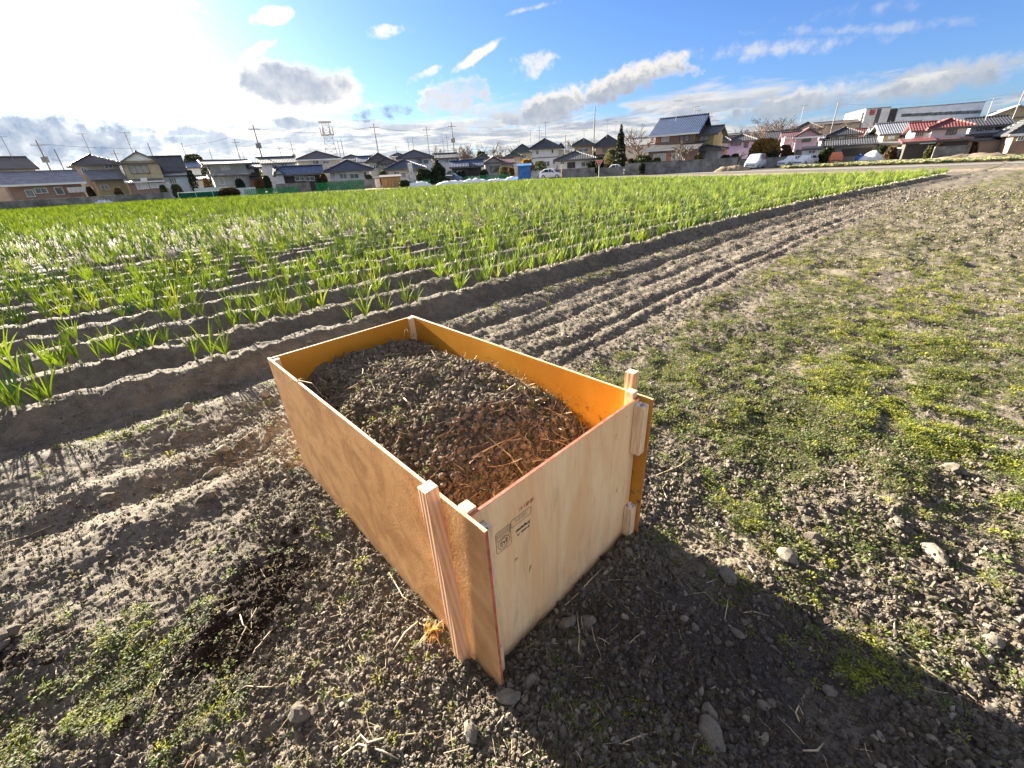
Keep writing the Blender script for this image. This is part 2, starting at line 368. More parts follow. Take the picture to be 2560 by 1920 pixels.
def build_ground():
    a1 = np.radians(np.concatenate([np.linspace(-180, -76, 40, endpoint=False), np.linspace(-76, 78, 860, endpoint=False), np.linspace(78, 180, 40, endpoint=False)]))
    el = np.linspace(math.atan(CAMH/.30), math.atan(CAMH/22.), 760)
    r = np.concatenate([[.1, .2], CAMH/np.tan(el), np.geomspace(22.5, 130, 70), [160, 220, 320, 500, 900, 2000, 4500]])
    A, Rr = np.meshgrid(a1, r); X = Rr*np.sin(A); Y = Rr*np.cos(A); Z = height(X, Y)
    Z = np.where(Rr > 130, 0, Z); Z = np.where(Rr > 115, Z*.0, Z)
    nr, na = X.shape
    co = np.stack([X, Y, Z], -1).reshape(-1, 3); co = np.vstack([co, [[0, 0, float(height(np.array([0.]), np.array([0.]))[0])]]])
    i = np.arange(nr-1)[:, None]*na; j = np.arange(na)[None, :]; j2 = (j+1) % na
    q = np.stack([i+j, i+na+j, i+na+j2, i+j2], -1).reshape(-1, 4)[:, ::-1]
    c = nr*na; tri = np.stack([np.full(na, c), np.arange(na), (np.arange(na)+1) % na], -1)[:, ::-1]
    me = bpy.data.meshes.new('field_ground')
    nl = len(q)*4+len(tri)*3; me.vertices.add(len(co)); me.vertices.foreach_set('co', co.ravel().astype(np.float32))
    me.loops.add(nl); me.loops.foreach_set('vertex_index', np.concatenate([q.ravel(), tri.ravel()]).astype(np.int32))
    me.polygons.add(len(q)+len(tri)); st = np.concatenate([np.arange(len(q))*4, len(q)*4+np.arange(len(tri))*3]).astype(np.int32)
    me.polygons.foreach_set('loop_start', st); me.update(calc_edges=True); me.validate()
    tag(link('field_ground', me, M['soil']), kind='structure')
build_ground()
def strip(name, pts, w, z, m, kind='structure'):
    mb = MB(); pts = [np.array(p, float) for p in pts]; vs = []
    for i, p in enumerate(pts):
        d = pts[min(i+1, len(pts)-1)]-pts[max(i-1, 0)]; d /= np.linalg.norm(d); n = np.array([-d[1], d[0]])
        vs += [(*(p+n*w/2), z), (*(p-n*w/2), z)]
    mb.add(vs, [(2*i, 2*i+1, 2*i+3, 2*i+2) for i in range(len(pts)-1)])
    return tag(mb.build(name, m), kind=kind)
def at(x, y, D):
    a = R(azel(x, y)[0]); return np.array([math.sin(a)*D, math.cos(a)*D])
M['asphalt'] = mat('asphalt', (.16, .155, .15), .9, .15, 1.5, .3, 60)
M['verge'] = mat('verge', (.20, .155, .105), .95, .3, .8, .5, 30)
M['yard'] = mat('yard_soil', (.30, .2, .145), .95, .15, .6)
strip('field_verge', [at(-300, 530, 118), at(0, 508, 110), at(500, 486, 82), at(960, 462, 66), at(1340, 440, 76), at(1600, 432, 60), at(1850, 424, 53), at(2200, 416, 47), at(2560, 402, 46), (80, 8)], 5.5, .012, M['verge'])
strip('road', [at(900, 462, 84), at(1250, 444, 90), at(1500, 434, 80), at(1850, 424, 66), at(2200, 412, 60), at(2600, 396, 60), (110, 20)], 4.6, .022, M['asphalt'])
strip('yard_path', [at(700, 470, 84), at(900, 465, 78), at(1010, 458, 74)], 12, .017, M['yard'])
# ------------------------------------------------------------------ scatter with geometry nodes (only for what nobody could count)
def gn_scatter(name, pts, rot, scl, idx, variants, label=None):
    col = bpy.data.collections.new(name+'_kinds')
    for i, (me) in enumerate(variants):
        o = bpy.data.objects.new('%s_%02d' % (name, i), me); col.objects.link(o)
    me = bpy.data.meshes.new(name); me.vertices.add(len(pts)); me.vertices.foreach_set('co', np.asarray(pts, np.float32).ravel())
    for nm, ty, d, key in (('rot', 'FLOAT_VECTOR', rot, 'vector'), ('scl', 'FLOAT_VECTOR', scl, 'vector'), ('idx', 'INT', idx, 'value')):
        at_ = me.attributes.new(nm, ty, 'POINT'); at_.data.foreach_set(key, np.asarray(d, np.int32 if ty == 'INT' else np.float32).ravel())
    o = link(name, me)
    ng = bpy.data.node_groups.new(name, 'GeometryNodeTree')
    ng.interface.new_socket('Geometry', in_out='INPUT', socket_type='NodeSocketGeometry'); ng.interface.new_socket('Geometry', in_out='OUTPUT', socket_type='NodeSocketGeometry')
    n = ng.nodes; l = ng.links
    gi = n.new('NodeGroupInput'); go = n.new('NodeGroupOutput'); ip = n.new('GeometryNodeInstanceOnPoints'); ci = n.new('GeometryNodeCollectionInfo')
    ci.inputs['Collection'].default_value = col; ci.inputs['Separate Children'].default_value = True; ci.inputs['Reset Children'].default_value = True
    def attr(nm, ty):
        a = n.new('GeometryNodeInputNamedAttribute'); a.data_type = ty; a.inputs['Name'].default_value = nm; return a.outputs['Attribute']
    e2r = n.new('FunctionNodeEulerToRotation')
    l.new(gi.outputs[0], ip.inputs['Points']); l.new(ci.outputs[0], ip.inputs['Instance']); ip.inputs['Pick Instance'].default_value = True
    l.new(attr('idx', 'INT'), ip.inputs['Instance Index']); l.new(attr('rot', 'FLOAT_VECTOR'), e2r.inputs[0]); l.new(e2r.outputs[0], ip.inputs['Rotation'])
    l.new(attr('scl', 'FLOAT_VECTOR'), ip.inputs['Scale']); l.new(ip.outputs[0], go.inputs[0])
    md = o.modifiers.new('scatter', 'NODES'); md.node_group = ng
    return tag(o, label, kind='stuff')
def clodmesh(sd, m, sub=2, rough=.28, crumb=True):
    "a stone (crumb=False) or an irregular crumb aggregate"
    import bmesh
    rg = np.random.default_rng(sd); V = []; F = []
    for q in range(int(rg.integers(2, 5)) if crumb else 1):
        bm = bmesh.new(); bmesh.ops.create_icosphere(bm, subdivisions=sub if (q == 0 and not crumb) else (2 if q == 0 and sub > 1 else 1), radius=1)
        na_ = 9 if crumb else 7
        ax = rg.normal(size=(na_, 3)); ax /= np.linalg.norm(ax, axis=1)[:, None]; of = rg.uniform(.45 if crumb else .62, .95, na_)
        sc = np.array([1, rg.uniform(.6, 1), rg.uniform(.5, .85)])*(1 if q == 0 else rg.uniform(.3, .7)); off = np.zeros(3) if q == 0 else rg.normal(size=3)*[.65, .65, .35]
        k = len(V)
        for v in bm.verts:
            p = np.array(v.co)
            for a, o in zip(ax, of):
                d = p@a
                if d > o: p = p-a*(d-o)*.9
            p = p*(1+(rough*2.2 if crumb else rough)*(vnoise(np.array([p[0]*2.1+sd+q]), np.array([p[1]*2.1+p[2]*1.7]), sd)[0]-.5)) + rg.normal(size=3)*(.07 if crumb else .03*rough*3)
            V.append(tuple(p*sc+off))
        F += [tuple(v.index+k for v in f.verts) for f in bm.faces]; bm.free()
    me = bpy.data.meshes.new('clod'); me.from_pydata(V, [], F); me.materials.append(m)
    return me
M['clod'] = soilmat('clod_soil', (.140, .122, .097), False, .6); M['clod2'] = soilmat('clod_soil_pale', (.24, .21, .165), False, .6)
M['clod3'] = soilmat('clod_soil_dark', (.085, .07, .052), False, .6)
cl_v = [clodmesh(i, M[('clod', 'clod2', 'clod', 'clod3', 'clod')[i % 5]], 2 if i < 4 else 1) for i in range(10)]
M['humus'] = soilmat('humus_crumbs', (.028, .017, .010), False, .6); M['damp'] = soilmat('damp_clod', (.085, .075, .068), False, .6)  # second one: clods with the box shadow put into their colour
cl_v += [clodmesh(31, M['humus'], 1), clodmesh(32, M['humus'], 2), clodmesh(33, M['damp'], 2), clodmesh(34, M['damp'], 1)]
def inbox(x, y, mg=.0):
    bu, bv = boxuv(x, y); return (bu > -mg) & (bu < BXW+mg) & (bv > -mg) & (bv < BXL+mg)
# clods over the ground, density even in angle so they read near and far
N = 400000; NA = 240000
az = np.radians(RNG.uniform(-74, 76, N)); rr = np.where(np.arange(N) < NA, np.exp(RNG.uniform(math.log(.42), math.log(26), N)), np.exp(RNG.uniform(math.log(.45), math.log(3.6), N)))
X, Y = rr*np.sin(az), rr*np.cos(az)
u, v = UV(X, Y); vr = v-edge(u)
sz = np.clip(.0028*RNG.pareto(1.65, N)+.0018, .0018, .021)*.85
sz = np.maximum(sz, rr*.0015*RNG.uniform(.6, 1.4, N))
sz = np.where(X < -.05, sz*.78, sz)
pat = fbm(X*2.2, Y*2.2, 3, 77)
inf = (vr > -.35) & inpoly(X, Y)
band = (vr > -2.8) & (vr < -.9) & (u > 1)
keep = RNG.uniform(size=N) < np.where(inf, .5, np.where(band, .8, .35+1.1*sst(pat, .38, .62)))
keep &= ~inbox(X, Y, .004)
bare = np.exp(-(((X-.8)/.5)**2+((Y-.85)/.42)**2)); sz = np.where(RNG.uniform(size=N) < bare*.6, np.minimum(sz, .006), sz)
# a scatter of bigger stones near the left furrows and along the front panel
fx = (np.exp(-(((X+.10+.42)/.5)**2+((Y-1.9-.4)/.6)**2)) > .35); sz = np.where(fx & (RNG.uniform(size=N) < .05), RNG.uniform(.008, .020, N), sz)
bu, bv = boxuv(X, Y); fp = (bv < -.02) & (bv > -.22) & (bu > -.1) & (bu < BXW+.05)
sz = np.where(fp & (RNG.uniform(size=N) < .12), RNG.uniform(.008, .018, N), sz)
X, Y, sz, rr, inf = X[keep], Y[keep], sz[keep], rr[keep], inf[keep]
Z = height(X, Y)+sz*.25
n = len(X)
hum = np.zeros(n)
for (px, py, w1, w2) in ((650, 1480, .17, .19), (560, 1610, .16, .12), (690, 1390, .09, .1), (40, 1660, .11, .06), (300, 1790, .05, .04)):
    g = gnd(px, py); hum = np.maximum(hum, np.exp(-(((X-g[0])/w1)**2+((Y-g[1])/w2)**2)*1.1))
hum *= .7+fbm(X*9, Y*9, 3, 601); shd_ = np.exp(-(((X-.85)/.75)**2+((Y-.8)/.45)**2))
cidx = np.where(RNG.uniform(size=n) < hum*1.5, RNG.integers(10, 12, n), np.where(RNG.uniform(size=n) < shd_*.8, RNG.choice([3, 8, 12, 13], n), RNG.integers(0, 10, n)))  # darker clods picked inside the box shadow to deepen it
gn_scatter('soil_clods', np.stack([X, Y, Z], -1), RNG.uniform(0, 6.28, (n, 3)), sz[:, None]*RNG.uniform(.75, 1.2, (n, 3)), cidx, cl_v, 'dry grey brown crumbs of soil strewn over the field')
# ------------------------------------------------------------------ weeds
def leafmat(name, col, trans=.35, rough=.5, var=.25):
    m = bpy.data.materials.new(name); m.use_nodes = True; t = NT(m.node_tree); t.n.clear()
    oi = t('ShaderNodeObjectInfo').outputs['Random']; co = t('ShaderNodeTexCoord').outputs['Object']
    n = t.noise(co, 7., 3, .6)
    f = t.smooth(t.m('ADD', t.m('MULTIPLY', oi, .6), t.m('MULTIPLY', n, .5)), .25, .85)
    cc = t.mix(f, tuple(x*(1-var*1.4) for x in col)+(1,), (min(1, col[0]*(1+var*1.8)), min(1, col[1]*(1+var)), col[2]*(1+var*.4), 1))
    b = t('ShaderNodeBsdfPrincipled', {'Base Color': cc, 'Roughness': rough, 'Specular IOR Level': .22})
    tr = t('ShaderNodeBsdfTranslucent', {'Color': t.mix(1., cc, (1.75, 1.65, .6, 1), 'MULTIPLY')})
    t('ShaderNodeOutputMaterial', {0: t('ShaderNodeMixShader', {0: trans, 1: b.outputs[0], 2: tr.outputs[0]}).outputs[0]})
    return m
M['weed1'] = leafmat('weed_leaf_dull', (.135, .14, .085), .25, .75); M['weed2'] = leafmat('weed_leaf_green', (.105, .145, .05), .3, .7); M['weed3'] = leafmat('weed_leaf_yellow', (.22, .26, .04), .4, .7)
def weedmesh(sd, m, nl=14, R0=.03, h0=.016, lw=.42):
    rg = np.random.default_rng(sd); mb = MB()
    for k in range(nl):
        a = rg.uniform(0, 6.28); L = R0*rg.uniform(.35, .75); w = L*lw*rg.uniform(.6, 1.1)
        off = rg.uniform(0, R0*.7); base = np.array([math.cos(a)*off, math.sin(a)*off, rg.uniform(0, h0)]); aa = a+rg.normal()*.9
        d = np.array([math.cos(aa), math.sin(aa), rg.uniform(-.1, .9)]); d /= np.linalg.norm(d); s = np.array([-math.sin(aa), math.cos(aa), rg.uniform(-.3, .3)])
        mid = base+d*L*.55+np.array([0, 0, L*.12]); tip = base+d*L-np.array([0, 0, L*.12])
        mb.add([base, mid-s*w/2, tip, mid+s*w/2, ], [(0, 1, 3), (1, 2, 3)])
    return mb.mesh('weed', m)
LLP = []
wv = [weedmesh(1, M['weed1']), weedmesh(2, M['weed1'], 18), weedmesh(3, M['weed1'], 16, .035, .02, .3), weedmesh(4, M['weed2']), weedmesh(5, M['weed2'], 18, .035), weedmesh(6, M['weed3'], 16, .03, .02), weedmesh(7, M['weed3'], 20, .038, .024, .3),
      weedmesh(8, M['weed1'], 12, .02)]
def scatter_weeds():
    N = 520000
    az = np.radians(np.where(RNG.uniform(size=N) < .7, RNG.uniform(5, 76, N), RNG.uniform(-74, 76, N))); rr = np.exp(RNG.uniform(math.log(.45), math.log(62), N)**1.0)
    X, Y = rr*np.sin(az), rr*np.cos(az); u, v = UV(X, Y); vr = v-edge(u)
    p1 = .5*fbm(X*1.3, Y*1.3, 4, 201)+.5*fbm(u*.45, v*2.6, 3, 202); p2 = fbm(X*6, Y*6, 3, 211); p3 = fbm(X*.55, Y*.55, 3, 221)
    right = sst(-vr, 2.55, 2.9)*sst(u, .9, 1.6)*(.10+.90*sst(rr+.9*(fbm(X*1.7, Y*1.7, 2, 231)-.5), 2.1, 3.1))*sst(rr, 1.2, 1.7)
    fade = .42+.58*np.exp(-((vr+4.6)/2.6)**2); fade = np.where(vr < -5.5, .5+.5*np.exp(-((vr+5.5)/3.5)**2), 1.)*(.15+1.7*fbm(u*.18, v*2.8, 2, 203))
    d = right*fade*(.07+1.0*sst(p1*.45+p2*.55, .43, .60))*(1+1.8*sst(rr, 4, 12))*(.35+.95*sst(fbm(X*11, Y*11, 2, 212), .42, .62))
    g = [gnd(250, 1750), gnd(90, 1860), gnd(520, 1830), gnd(330, 1620), gnd(430, 1560)]
    for (cx, cy), w in zip(g, (.20, .16, .15, .14, .08)):
        d += .95*np.exp(-((X-cx)**2+(Y-cy)**2)/w**2)*sst(p2, .38, .58)
    for (px, py, w) in ((380, 1060, .3), (230, 1130, .25), (1000, 1040, .0), (520, 980, .25), (1850, 1290, .16), (2260, 1560, .05), (2140, 1690, .035), (2270, 1800, .05), (2420, 1850, .04), (150, 1560, .07)):
        if w: 
            c = gnd(px, py); d += .55*np.exp(-((X-c[0])**2+(Y-c[1])**2)/w**2)*sst(p2, .42, .6)
    bank = np.exp(-((vr+.78)/.2)**2); d += bank*.4*sst(p2, .45, .62)+ .12*((vr > .05) & inpoly(X, Y))*sst(p2, .5, .65)
    d += (vr < -.9)*(u < .8)*.025+(right > .2)*.02
    keep = (RNG.uniform(size=N) < d*.95) & ~inbox(X, Y, .03)
    X, Y, rr, p1, p3, vr = X[keep], Y[keep], rr[keep], p1[keep], p3[keep], vr[keep]; n = len(X)
    sc = np.maximum(RNG.uniform(.4, 1.15, n)*(.6+.45*sst(rr, .8, 2.)), rr*.06)
    yel = sst(fbm(X*1.1, Y*1.1, 3, 301), .50, .62); yel = np.maximum(yel, .8*np.exp(-((X+.62)**2+(Y-.75)**2)/.35**2))
    q = RNG.uniform(size=n); idx = np.where(q < .05+.30*yel, RNG.integers(5, 7, n), np.where(q < .45+.30*yel, RNG.integers(3, 5, n), RNG.integers(0, 3, n)))
    gn_scatter('ground_weeds', np.stack([X, Y, height(X, Y)-.001], -1), np.stack([RNG.normal(0, .15, n), RNG.normal(0, .15, n), RNG.uniform(0, 6.28, n)], -1), sc[:, None]*np.stack([np.ones(n), np.ones(n), RNG.uniform(.7, 1.3, n)*np.minimum(1, 1.3/np.maximum(sc, .1))], -1), idx, wv, 'low green and yellow weeds creeping over the bare field')
    return n
print('weeds', scatter_weeds())
# ------------------------------------------------------------------ straw and rootlets
M['straw'] = mat('dry_straw', (.50, .41, .27), .8, .3, 12); M['twig'] = mat('brown_twig', (.26, .17, .09), .85, .3, 12); M['root'] = mat('pale_root', (.44, .34, .21), .8, .3, 12)
def strawmesh(sd, m, curl=.5, w=.011, n=5):
    rg = np.random.default_rng(sd); p = np.array([-.5, 0, 0.]); a = rg.uniform(-.5, .5); pts = []
    for i in range(n+1):
        pts.append(tuple(p)); a += rg.normal()*curl*.6; p = p+np.array([math.cos(a), math.sin(a), rg.normal()*.18])/n
    return MB().tube(pts, [w*x for x in np.linspace(1, .5, n+1)], 4, False).mesh('straw', m)
sv_ = [strawmesh(i, M[('straw', 'straw', 'twig', 'root')[i % 4]], .2+.25*(i % 4), .011+.004*(i % 3)) for i in range(10)]
N = 5200; az = np.radians(RNG.uniform(-72, 74, N)); rr = np.exp(RNG.uniform(math.log(.45), math.log(9), N)); X, Y = rr*np.sin(az), rr*np.cos(az); u, v = UV(X, Y)
k = (RNG.uniform(size=N) < np.where(X < .35, .62, .3)) & ~inbox(X, Y, .02); X, Y, rr = X[k], Y[k], rr[k]; n = len(X)
L = np.maximum(RNG.uniform(.02, .10, n)**1.0, rr*.012)
gn_scatter('straw_litter', np.stack([X, Y, height(X, Y)+.006], -1), np.stack([RNG.normal(0, .2, n), RNG.normal(0, .2, n), RNG.uniform(0, 6.28, n)], -1), np.stack([L, L, L], -1), RNG.integers(0, 10, n), sv_, 'dry straw bits and rootlets scattered on the soil')
# ------------------------------------------------------------------ leek plants
M['leek'] = leafmat('leek_leaf', (.19, .285, .075), .48, .62, .35); M['leek2'] = leafmat('leek_leaf_yellow', (.25, .33, .085), .46, .4, .3); M['leekb'] = leafmat('leek_leaf_blue', (.065, .15, .065), .3, .35)
M['stalk'] = mat('leek_stalk', (.55, .58, .36), .5, .15, 20)
def leekleaf(rg, L, lean, az, w=.0085, n=5):
    pts = []; p = np.array([0, 0, .03]); a = lean*.5; dr = np.array([math.cos(az), math.sin(az)])
    for i in range(n+1):
        pts.append(tuple(p)); a += lean*.5/n*1.2; p = p+np.array([dr[0]*math.sin(a), dr[1]*math.sin(a), math.cos(a)])*L/n
    rad = [w*.6, w*1.0, w*1.05, w*.9, w*.6, w*.08]
    return pts, rad
def leek_parts(sd, small=False):
    rg = np.random.default_rng(sd); nl = int(rg.integers(6, 10)); out = []; base = rg.uniform(0, 6.28)
    for k in range(nl):
        t = (k+.5)/nl*2-1; az = base+(0 if t > 0 else math.pi)+rg.normal()*.35
        out.append(leekleaf(rg, rg.uniform(.26, .46)*(1-.15*abs(t)), abs(t)*.72+rg.uniform(0, .18), az, rg.uniform(.006, .0092)))
    return out
LV = []
mt = ['leek', 'leek', 'leek2', 'leek', 'leek', 'leek', 'leekb', 'leek', 'leek', 'leek', 'leek', 'leek2', 'leek', 'leek']
for i in range(14):
    parts = leek_parts(100+i); mb = MB()
    for p, r in parts: mb.tube(p, r, 5, False)
    me = mb.mesh('leek', M[mt[i]]); me.materials.append(M['stalk'])
    k = len(me.polygons); mb2 = MB(); mb2.v, mb2.f = mb.v, mb.f; mb2.tube([(0, 0, -.05), (0, 0, .02), (.002, 0, .07)], [.013, .012, .009], 6, False)
    # withered outer leaf at the foot
    mb2.tube([(0, 0, .03), (.03, .01, .03), (.06, .02, .0), (.09, .01, -.02)], [.005, .004, .003, .001], 4, False)
    me = mb2.mesh('leek_plant', M[mt[i]]); me.materials.append(M['stalk']); mi = np.zeros(len(me.polygons), np.int32); mi[k:] = 1; me.polygons.foreach_set('material_index', mi)
    LV.append((me, parts, mt[i]))
def leeks():
    P = []
    for k in range(0, 125):
        vk = k*ROWP; dens = 11 if k < 10 else (9 if k < 40 else 7)
        us = np.arange(-60, 120, 1/dens); us = us+RNG.uniform(-.05, .05, len(us))
        vv = edge(us)+vk+RNG.normal(0, .035, len(us)); x, y = XY(us, vv); r = np.hypot(x, y); a = np.degrees(np.arctan2(x, y))
        ok = inpoly(x, y) & (a > -62) & (a < 60) & (r > 2.5)
        g = .6*fbm(us*.9, us*0+k*5.3, 3, 401)+.4*fbm(us*3.1, us*0+k*9.3, 2, 402)
        thr = {0: .41, 1: .43, 2: .43, 3: .44, 4: .44}.get(k, .45 if k < 10 else (.42 if k < 30 else .33))
        thr = thr-.12*sst(us, 4, 12)
        ok &= (g > thr)
        if k == 0: ok &= (us < 1.3) | (us > 1.7)
        P.append(np.stack([x[ok], y[ok], r[ok], np.full(ok.sum(), k)], -1))
    return np.vstack(P)
LP = leeks(); LP = LP[np.argsort(LP[:, 2])]
def visible(x, y, m=0):
    p = np.array([x, y, .2-CAMH]); z = p@CF; 
    return z > .1 and -m < PW/2+FPX*(p@CR)/z < PW+m and PH/2-FPX*(p@CU)/z < PH+200
vis = np.array([visible(a, b, 60) for a, b in LP[:2500, :2]]); first = np.where(vis)[0][:300]; isf = np.zeros(len(LP), bool); isf[first] = True
# bring one specimen to the photo's left edge: the tall blue-green one
lab = 'green leek plant with a fan of pointed leaves in the ridged leek rows'
sp_ = at(30, 960, 4.0)
hz = height(LP[:, 0], LP[:, 1])
for c, i in enumerate(first):
    x, y = LP[i, :2]; z = float(hz[i]); me, parts, mk = LV[int(RNG.integers(0, 14))]; s = RNG.uniform(.64, .92); rz = RNG.uniform(0, 6.28)
    if c < 26:
        o = MB().tube([(0, 0, -.05), (0, 0, .02), (.002, 0, .07)], [.012, .011, .008], 6, False).build('leek_plant', M['stalk'])
        for p, r in parts: MB().tube(p, r, 6, False).build('leaf', M[mk], o, True)
    else: o = link('leek_plant', me)
    o.location = (x, y, z-.005); o.rotation_euler = (RNG.normal(0, .06), RNG.normal(0, .06), rz); o.scale = (s, s, s)
    tag(o, '%s leek plant growing on the %s ridge of the leek field' % ({'leek': 'green', 'leek2': 'yellow-tinged green', 'leekb': 'dark bluish green'}[mk], ('first', 'second', 'third', 'fourth', 'fifth', 'sixth', 'seventh', 'eighth', 'ninth', 'tenth', 'eleventh', 'twelfth')[min(11, int(LP[i, 3]))]), 'leek', 'leek plants growing in rows')
o = MB().tube([(0, 0, -.05), (0, 0, .03), (.002, 0, .09)], [.016, .014, .012], 6, False).build('leek_plant', M['stalk'])
for az_, ln in ((3.3, .15), (2.9, .4), (.3, .12), (.1, .32), (3.6, .28)):
    p, r = leekleaf(None, .44, ln, az_, .0125); MB().tube(p, r, 6, False).build('leaf', M['leekb'], o, True)
g_ = gnd(45, 1000, .1); o.location = (*g_, h1(*g_)-.01); tag(o, 'tall blue-green leek standing alone at the left end of the first ridge', 'leek', 'leek plants growing in rows')
rest = ~isf; n = int(rest.sum()); s = RNG.uniform(.60, .88, n)*(1+.10*sst(LP[rest, 2], 12, 40))
gn_scatter('leek_crop', np.stack([LP[rest, 0], LP[rest, 1], hz[rest]-.005], -1), np.stack([RNG.normal(0, .08, n), RNG.normal(0, .08, n), RNG.uniform(0, 6.28, n)], -1), np.stack([s, s, s], -1), RNG.integers(0, 14, n), [a[0] for a in LV], 'rows of green leeks filling the far part of the field')
print('leeks', n)
# ------------------------------------------------------------------ stones one can point at
M['stone'] = soilmat('stone', (.17, .15, .12), False, .5)
st_v = [clodmesh(40+i, M['stone'], 3, .3, False) for i in range(6)]
def rpx(px, py, r): g = gnd(px, py); D = math.hypot(g[0], g[1], CAMH); return g, r*D/FPX*.95
stones = [(1818, 1451, 24, 'angular pale stone half lit at the edge of the box shadow'), (1776, 1849, 31, 'large grey stone lying in the box shadow near the frame bottom'),
 (1770, 1790, 19, 'slanting flat grey stone just behind the large shaded stone'), (1844, 1582, 15, 'grey pebble in the middle of the box shadow beside a smaller twin'),
 (1736, 1570, 10, 'small pale pebble lying alone on the smooth shaded soil'), (1727, 1761, 11, 'small rounded pebble in shade left of the slanting stone'), (2075, 1721, 13, 'rounded pebble in shade near the sunlit weeds'),
 (1570, 1394, 15, 'dark stone under the right foot of the front panel'), (1326, 1710, 19, 'dark rounded stone beside the front left corner of the box'), (2337, 1385, 25, 'pale stone with a long shadow on the sunlit rough soil'),
 (2029, 1348, 20, 'knobbly pale clod behind a flat one on the sunlit side'), (1969, 1405, 24, 'flat yellowish stone casting a dark shadow beyond the box shadow'), (2003, 1285, 12, 'small cubic clod on the sunlit soil above the knobbly one'),
 (2482, 1610, 18, 'pale rounded stone near the right edge of the frame'), (2240, 1314, 14, 'round clod on the lit soil left of the pale long-shadowed stone'), (1417, 1565, 22, 'earthy dark stone against the bottom edge of the front panel'),
 (1470, 1560, 20, 'earthy stone one step away from the front panel foot'), (560, 1129, 18, 'pale stone at the foot of the left furrow'), (665, 997, 14, 'smooth oval stone between the leek ridge and the left panel'),
 (608, 1019, 12, 'pale rounded stone left of the smooth oval one'), (476, 1035, 13, 'rounded stone among the pebbles below the first ridge'), (529, 1176, 18, 'flat stone lying below the pale stone at the furrow'),
 (8, 1614, 22, 'big brown clod cut by the left edge of the frame'), (357, 1591, 15, 'round stone among the green weeds at lower left'), (587, 1535, 11, 'small pebble on the dark damp humus'),
 (755, 1790, 24, 'crumbly pale clod near the lower middle left'), (1178, 1840, 22, 'pale angular stone at the bottom by the sunlit corner'), (1273, 1759, 25, 'dark grey stone right below the box corner'),
 (266, 1250, 15, 'rounded clod on the open soil left of the box'), (1910, 1764, 12, 'oval pebble in shade right of the slanting stone'), (523, 1250, 16, 'brown clod near the left panel'), (720, 1210, 15, 'grey clod close to the lower edge of the left panel'),
 (852, 1420, 12, 'small stone by the left panel near the stake'), (2380, 1180, 16, 'sunlit clod among weeds at the right')]
for i, (px, py, r, lb) in enumerate(stones):
    g, rm = rpx(px, py, r); o = link('stone', st_v[i % 6] if 'clod' not in lb else cl_v[(0, 2, 4, 6)[i % 4]]); o.location = (*g, h1(*g)+rm*.35); o.scale = (rm, rm*.95, rm); o.rotation_euler = (RNG.uniform(-.3, .3), RNG.uniform(-.3, .3), RNG.uniform(0, 6.28))
    tag(o, lb, 'stone', 'loose stones and clods around the box')
# dry stalks one can point at
def gline(pts, zz=.012): 
    out = []
    for i, p in enumerate(pts):
        g = gnd(*p); out.append((g[0], g[1], h1(*g)+zz))
    return out
stalks = [([(1442, 1536), (1448, 1600), (1446, 1640), (1456, 1655)], .0022, 'pale bent stalk on the shaded gravel by the front panel'), ([(1476, 1560), (1485, 1610), (1502, 1648)], .002, 'thin curved stalk right of the bent one in shade'),
 ([(1412, 1518), (1440, 1495), (1478, 1460), (1508, 1432)], .0022, 'long pale stalk lying along the foot of the front panel'), ([(1556, 1865), (1600, 1848), (1640, 1838)], .0022, 'straight pale twig in shade near the frame bottom'),
 ([(1998, 1805), (1990, 1780), (1998, 1762), (2008, 1785)], .003, 'curled white rootlet in the box shadow'), ([(1858, 1535), (1880, 1532), (1924, 1540)], .0028, 'short white split stalk near the shadow edge'),
 ([(1812, 1548), (1817, 1515), (1820, 1497)], .0016, 'thin upright straw below the half lit stone'), ([(2232, 1562), (2228, 1610), (2257, 1650), (2310, 1700), (2382, 1742)], .003, 'long limp root trailing over the sunlit soil at right'),
 ([(1868, 1427), (1885, 1448), (1912, 1474)], .003, 'broken white stalk lit by the sun beyond the shadow edge'), ([(2002, 1880), (2040, 1882), (2056, 1862)], .003, 'bent pale stem at the bottom of the shade'),
 ([(1640, 1190), (1700, 1170), (1730, 1140)], .0035, 'woody root arching beside the right panel'), ([(1650, 1240), (1668, 1250), (1655, 1225), (1670, 1200)], .0025, 'looped thin root right of the box'),
 ([(373, 1786), (395, 1720), (415, 1670)], .0016, 'single straight straw among the lower left weeds'), ([(590, 1630), (610, 1590), (648, 1530)], .0018, 'crossed thin straw on the dark humus'), ([(605, 1545), (612, 1570), (630, 1583)], .0024, 'short white straw on the humus'),
 ([(585, 1735), (620, 1722), (660, 1723), (710, 1722)], .002, 'thin pale root near the lower left clod'), ([(880, 1880), (905, 1845), (925, 1870), (970, 1850), (1110, 1830)], .003, 'tangle of pale stems at the bottom edge'),
 ([(860, 1900), (900, 1870), (960, 1890), (1000, 1905)], .003, 'bleached stems lying at the bottom middle'), ([(985, 1640), (1015, 1590), (1060, 1550)], .0035, 'thick dry stem pointing at the foot of the stake'),
 ([(640, 1085), (600, 1110), (560, 1100)], .002, 'grey straw on the soil left of the box'), ([(0, 1350), (60, 1330), (140, 1300)], .0025, 'long straw at the left edge of the frame'), ([(1090, 1560), (1060, 1530), (1010, 1500), (975, 1440)], .0022, 'thin root reaching from the withered weed')]
for pts, r, lb in stalks:
    o = MB().tube(gline(pts), [r*.8]+[r]*(len(pts)-2)+[r*.5], 5).build('dry_stalk', M['root'] if 'root' in lb else M['straw'], None, True); tag(o, lb, 'stalk', 'dry stalks lying on the soil')
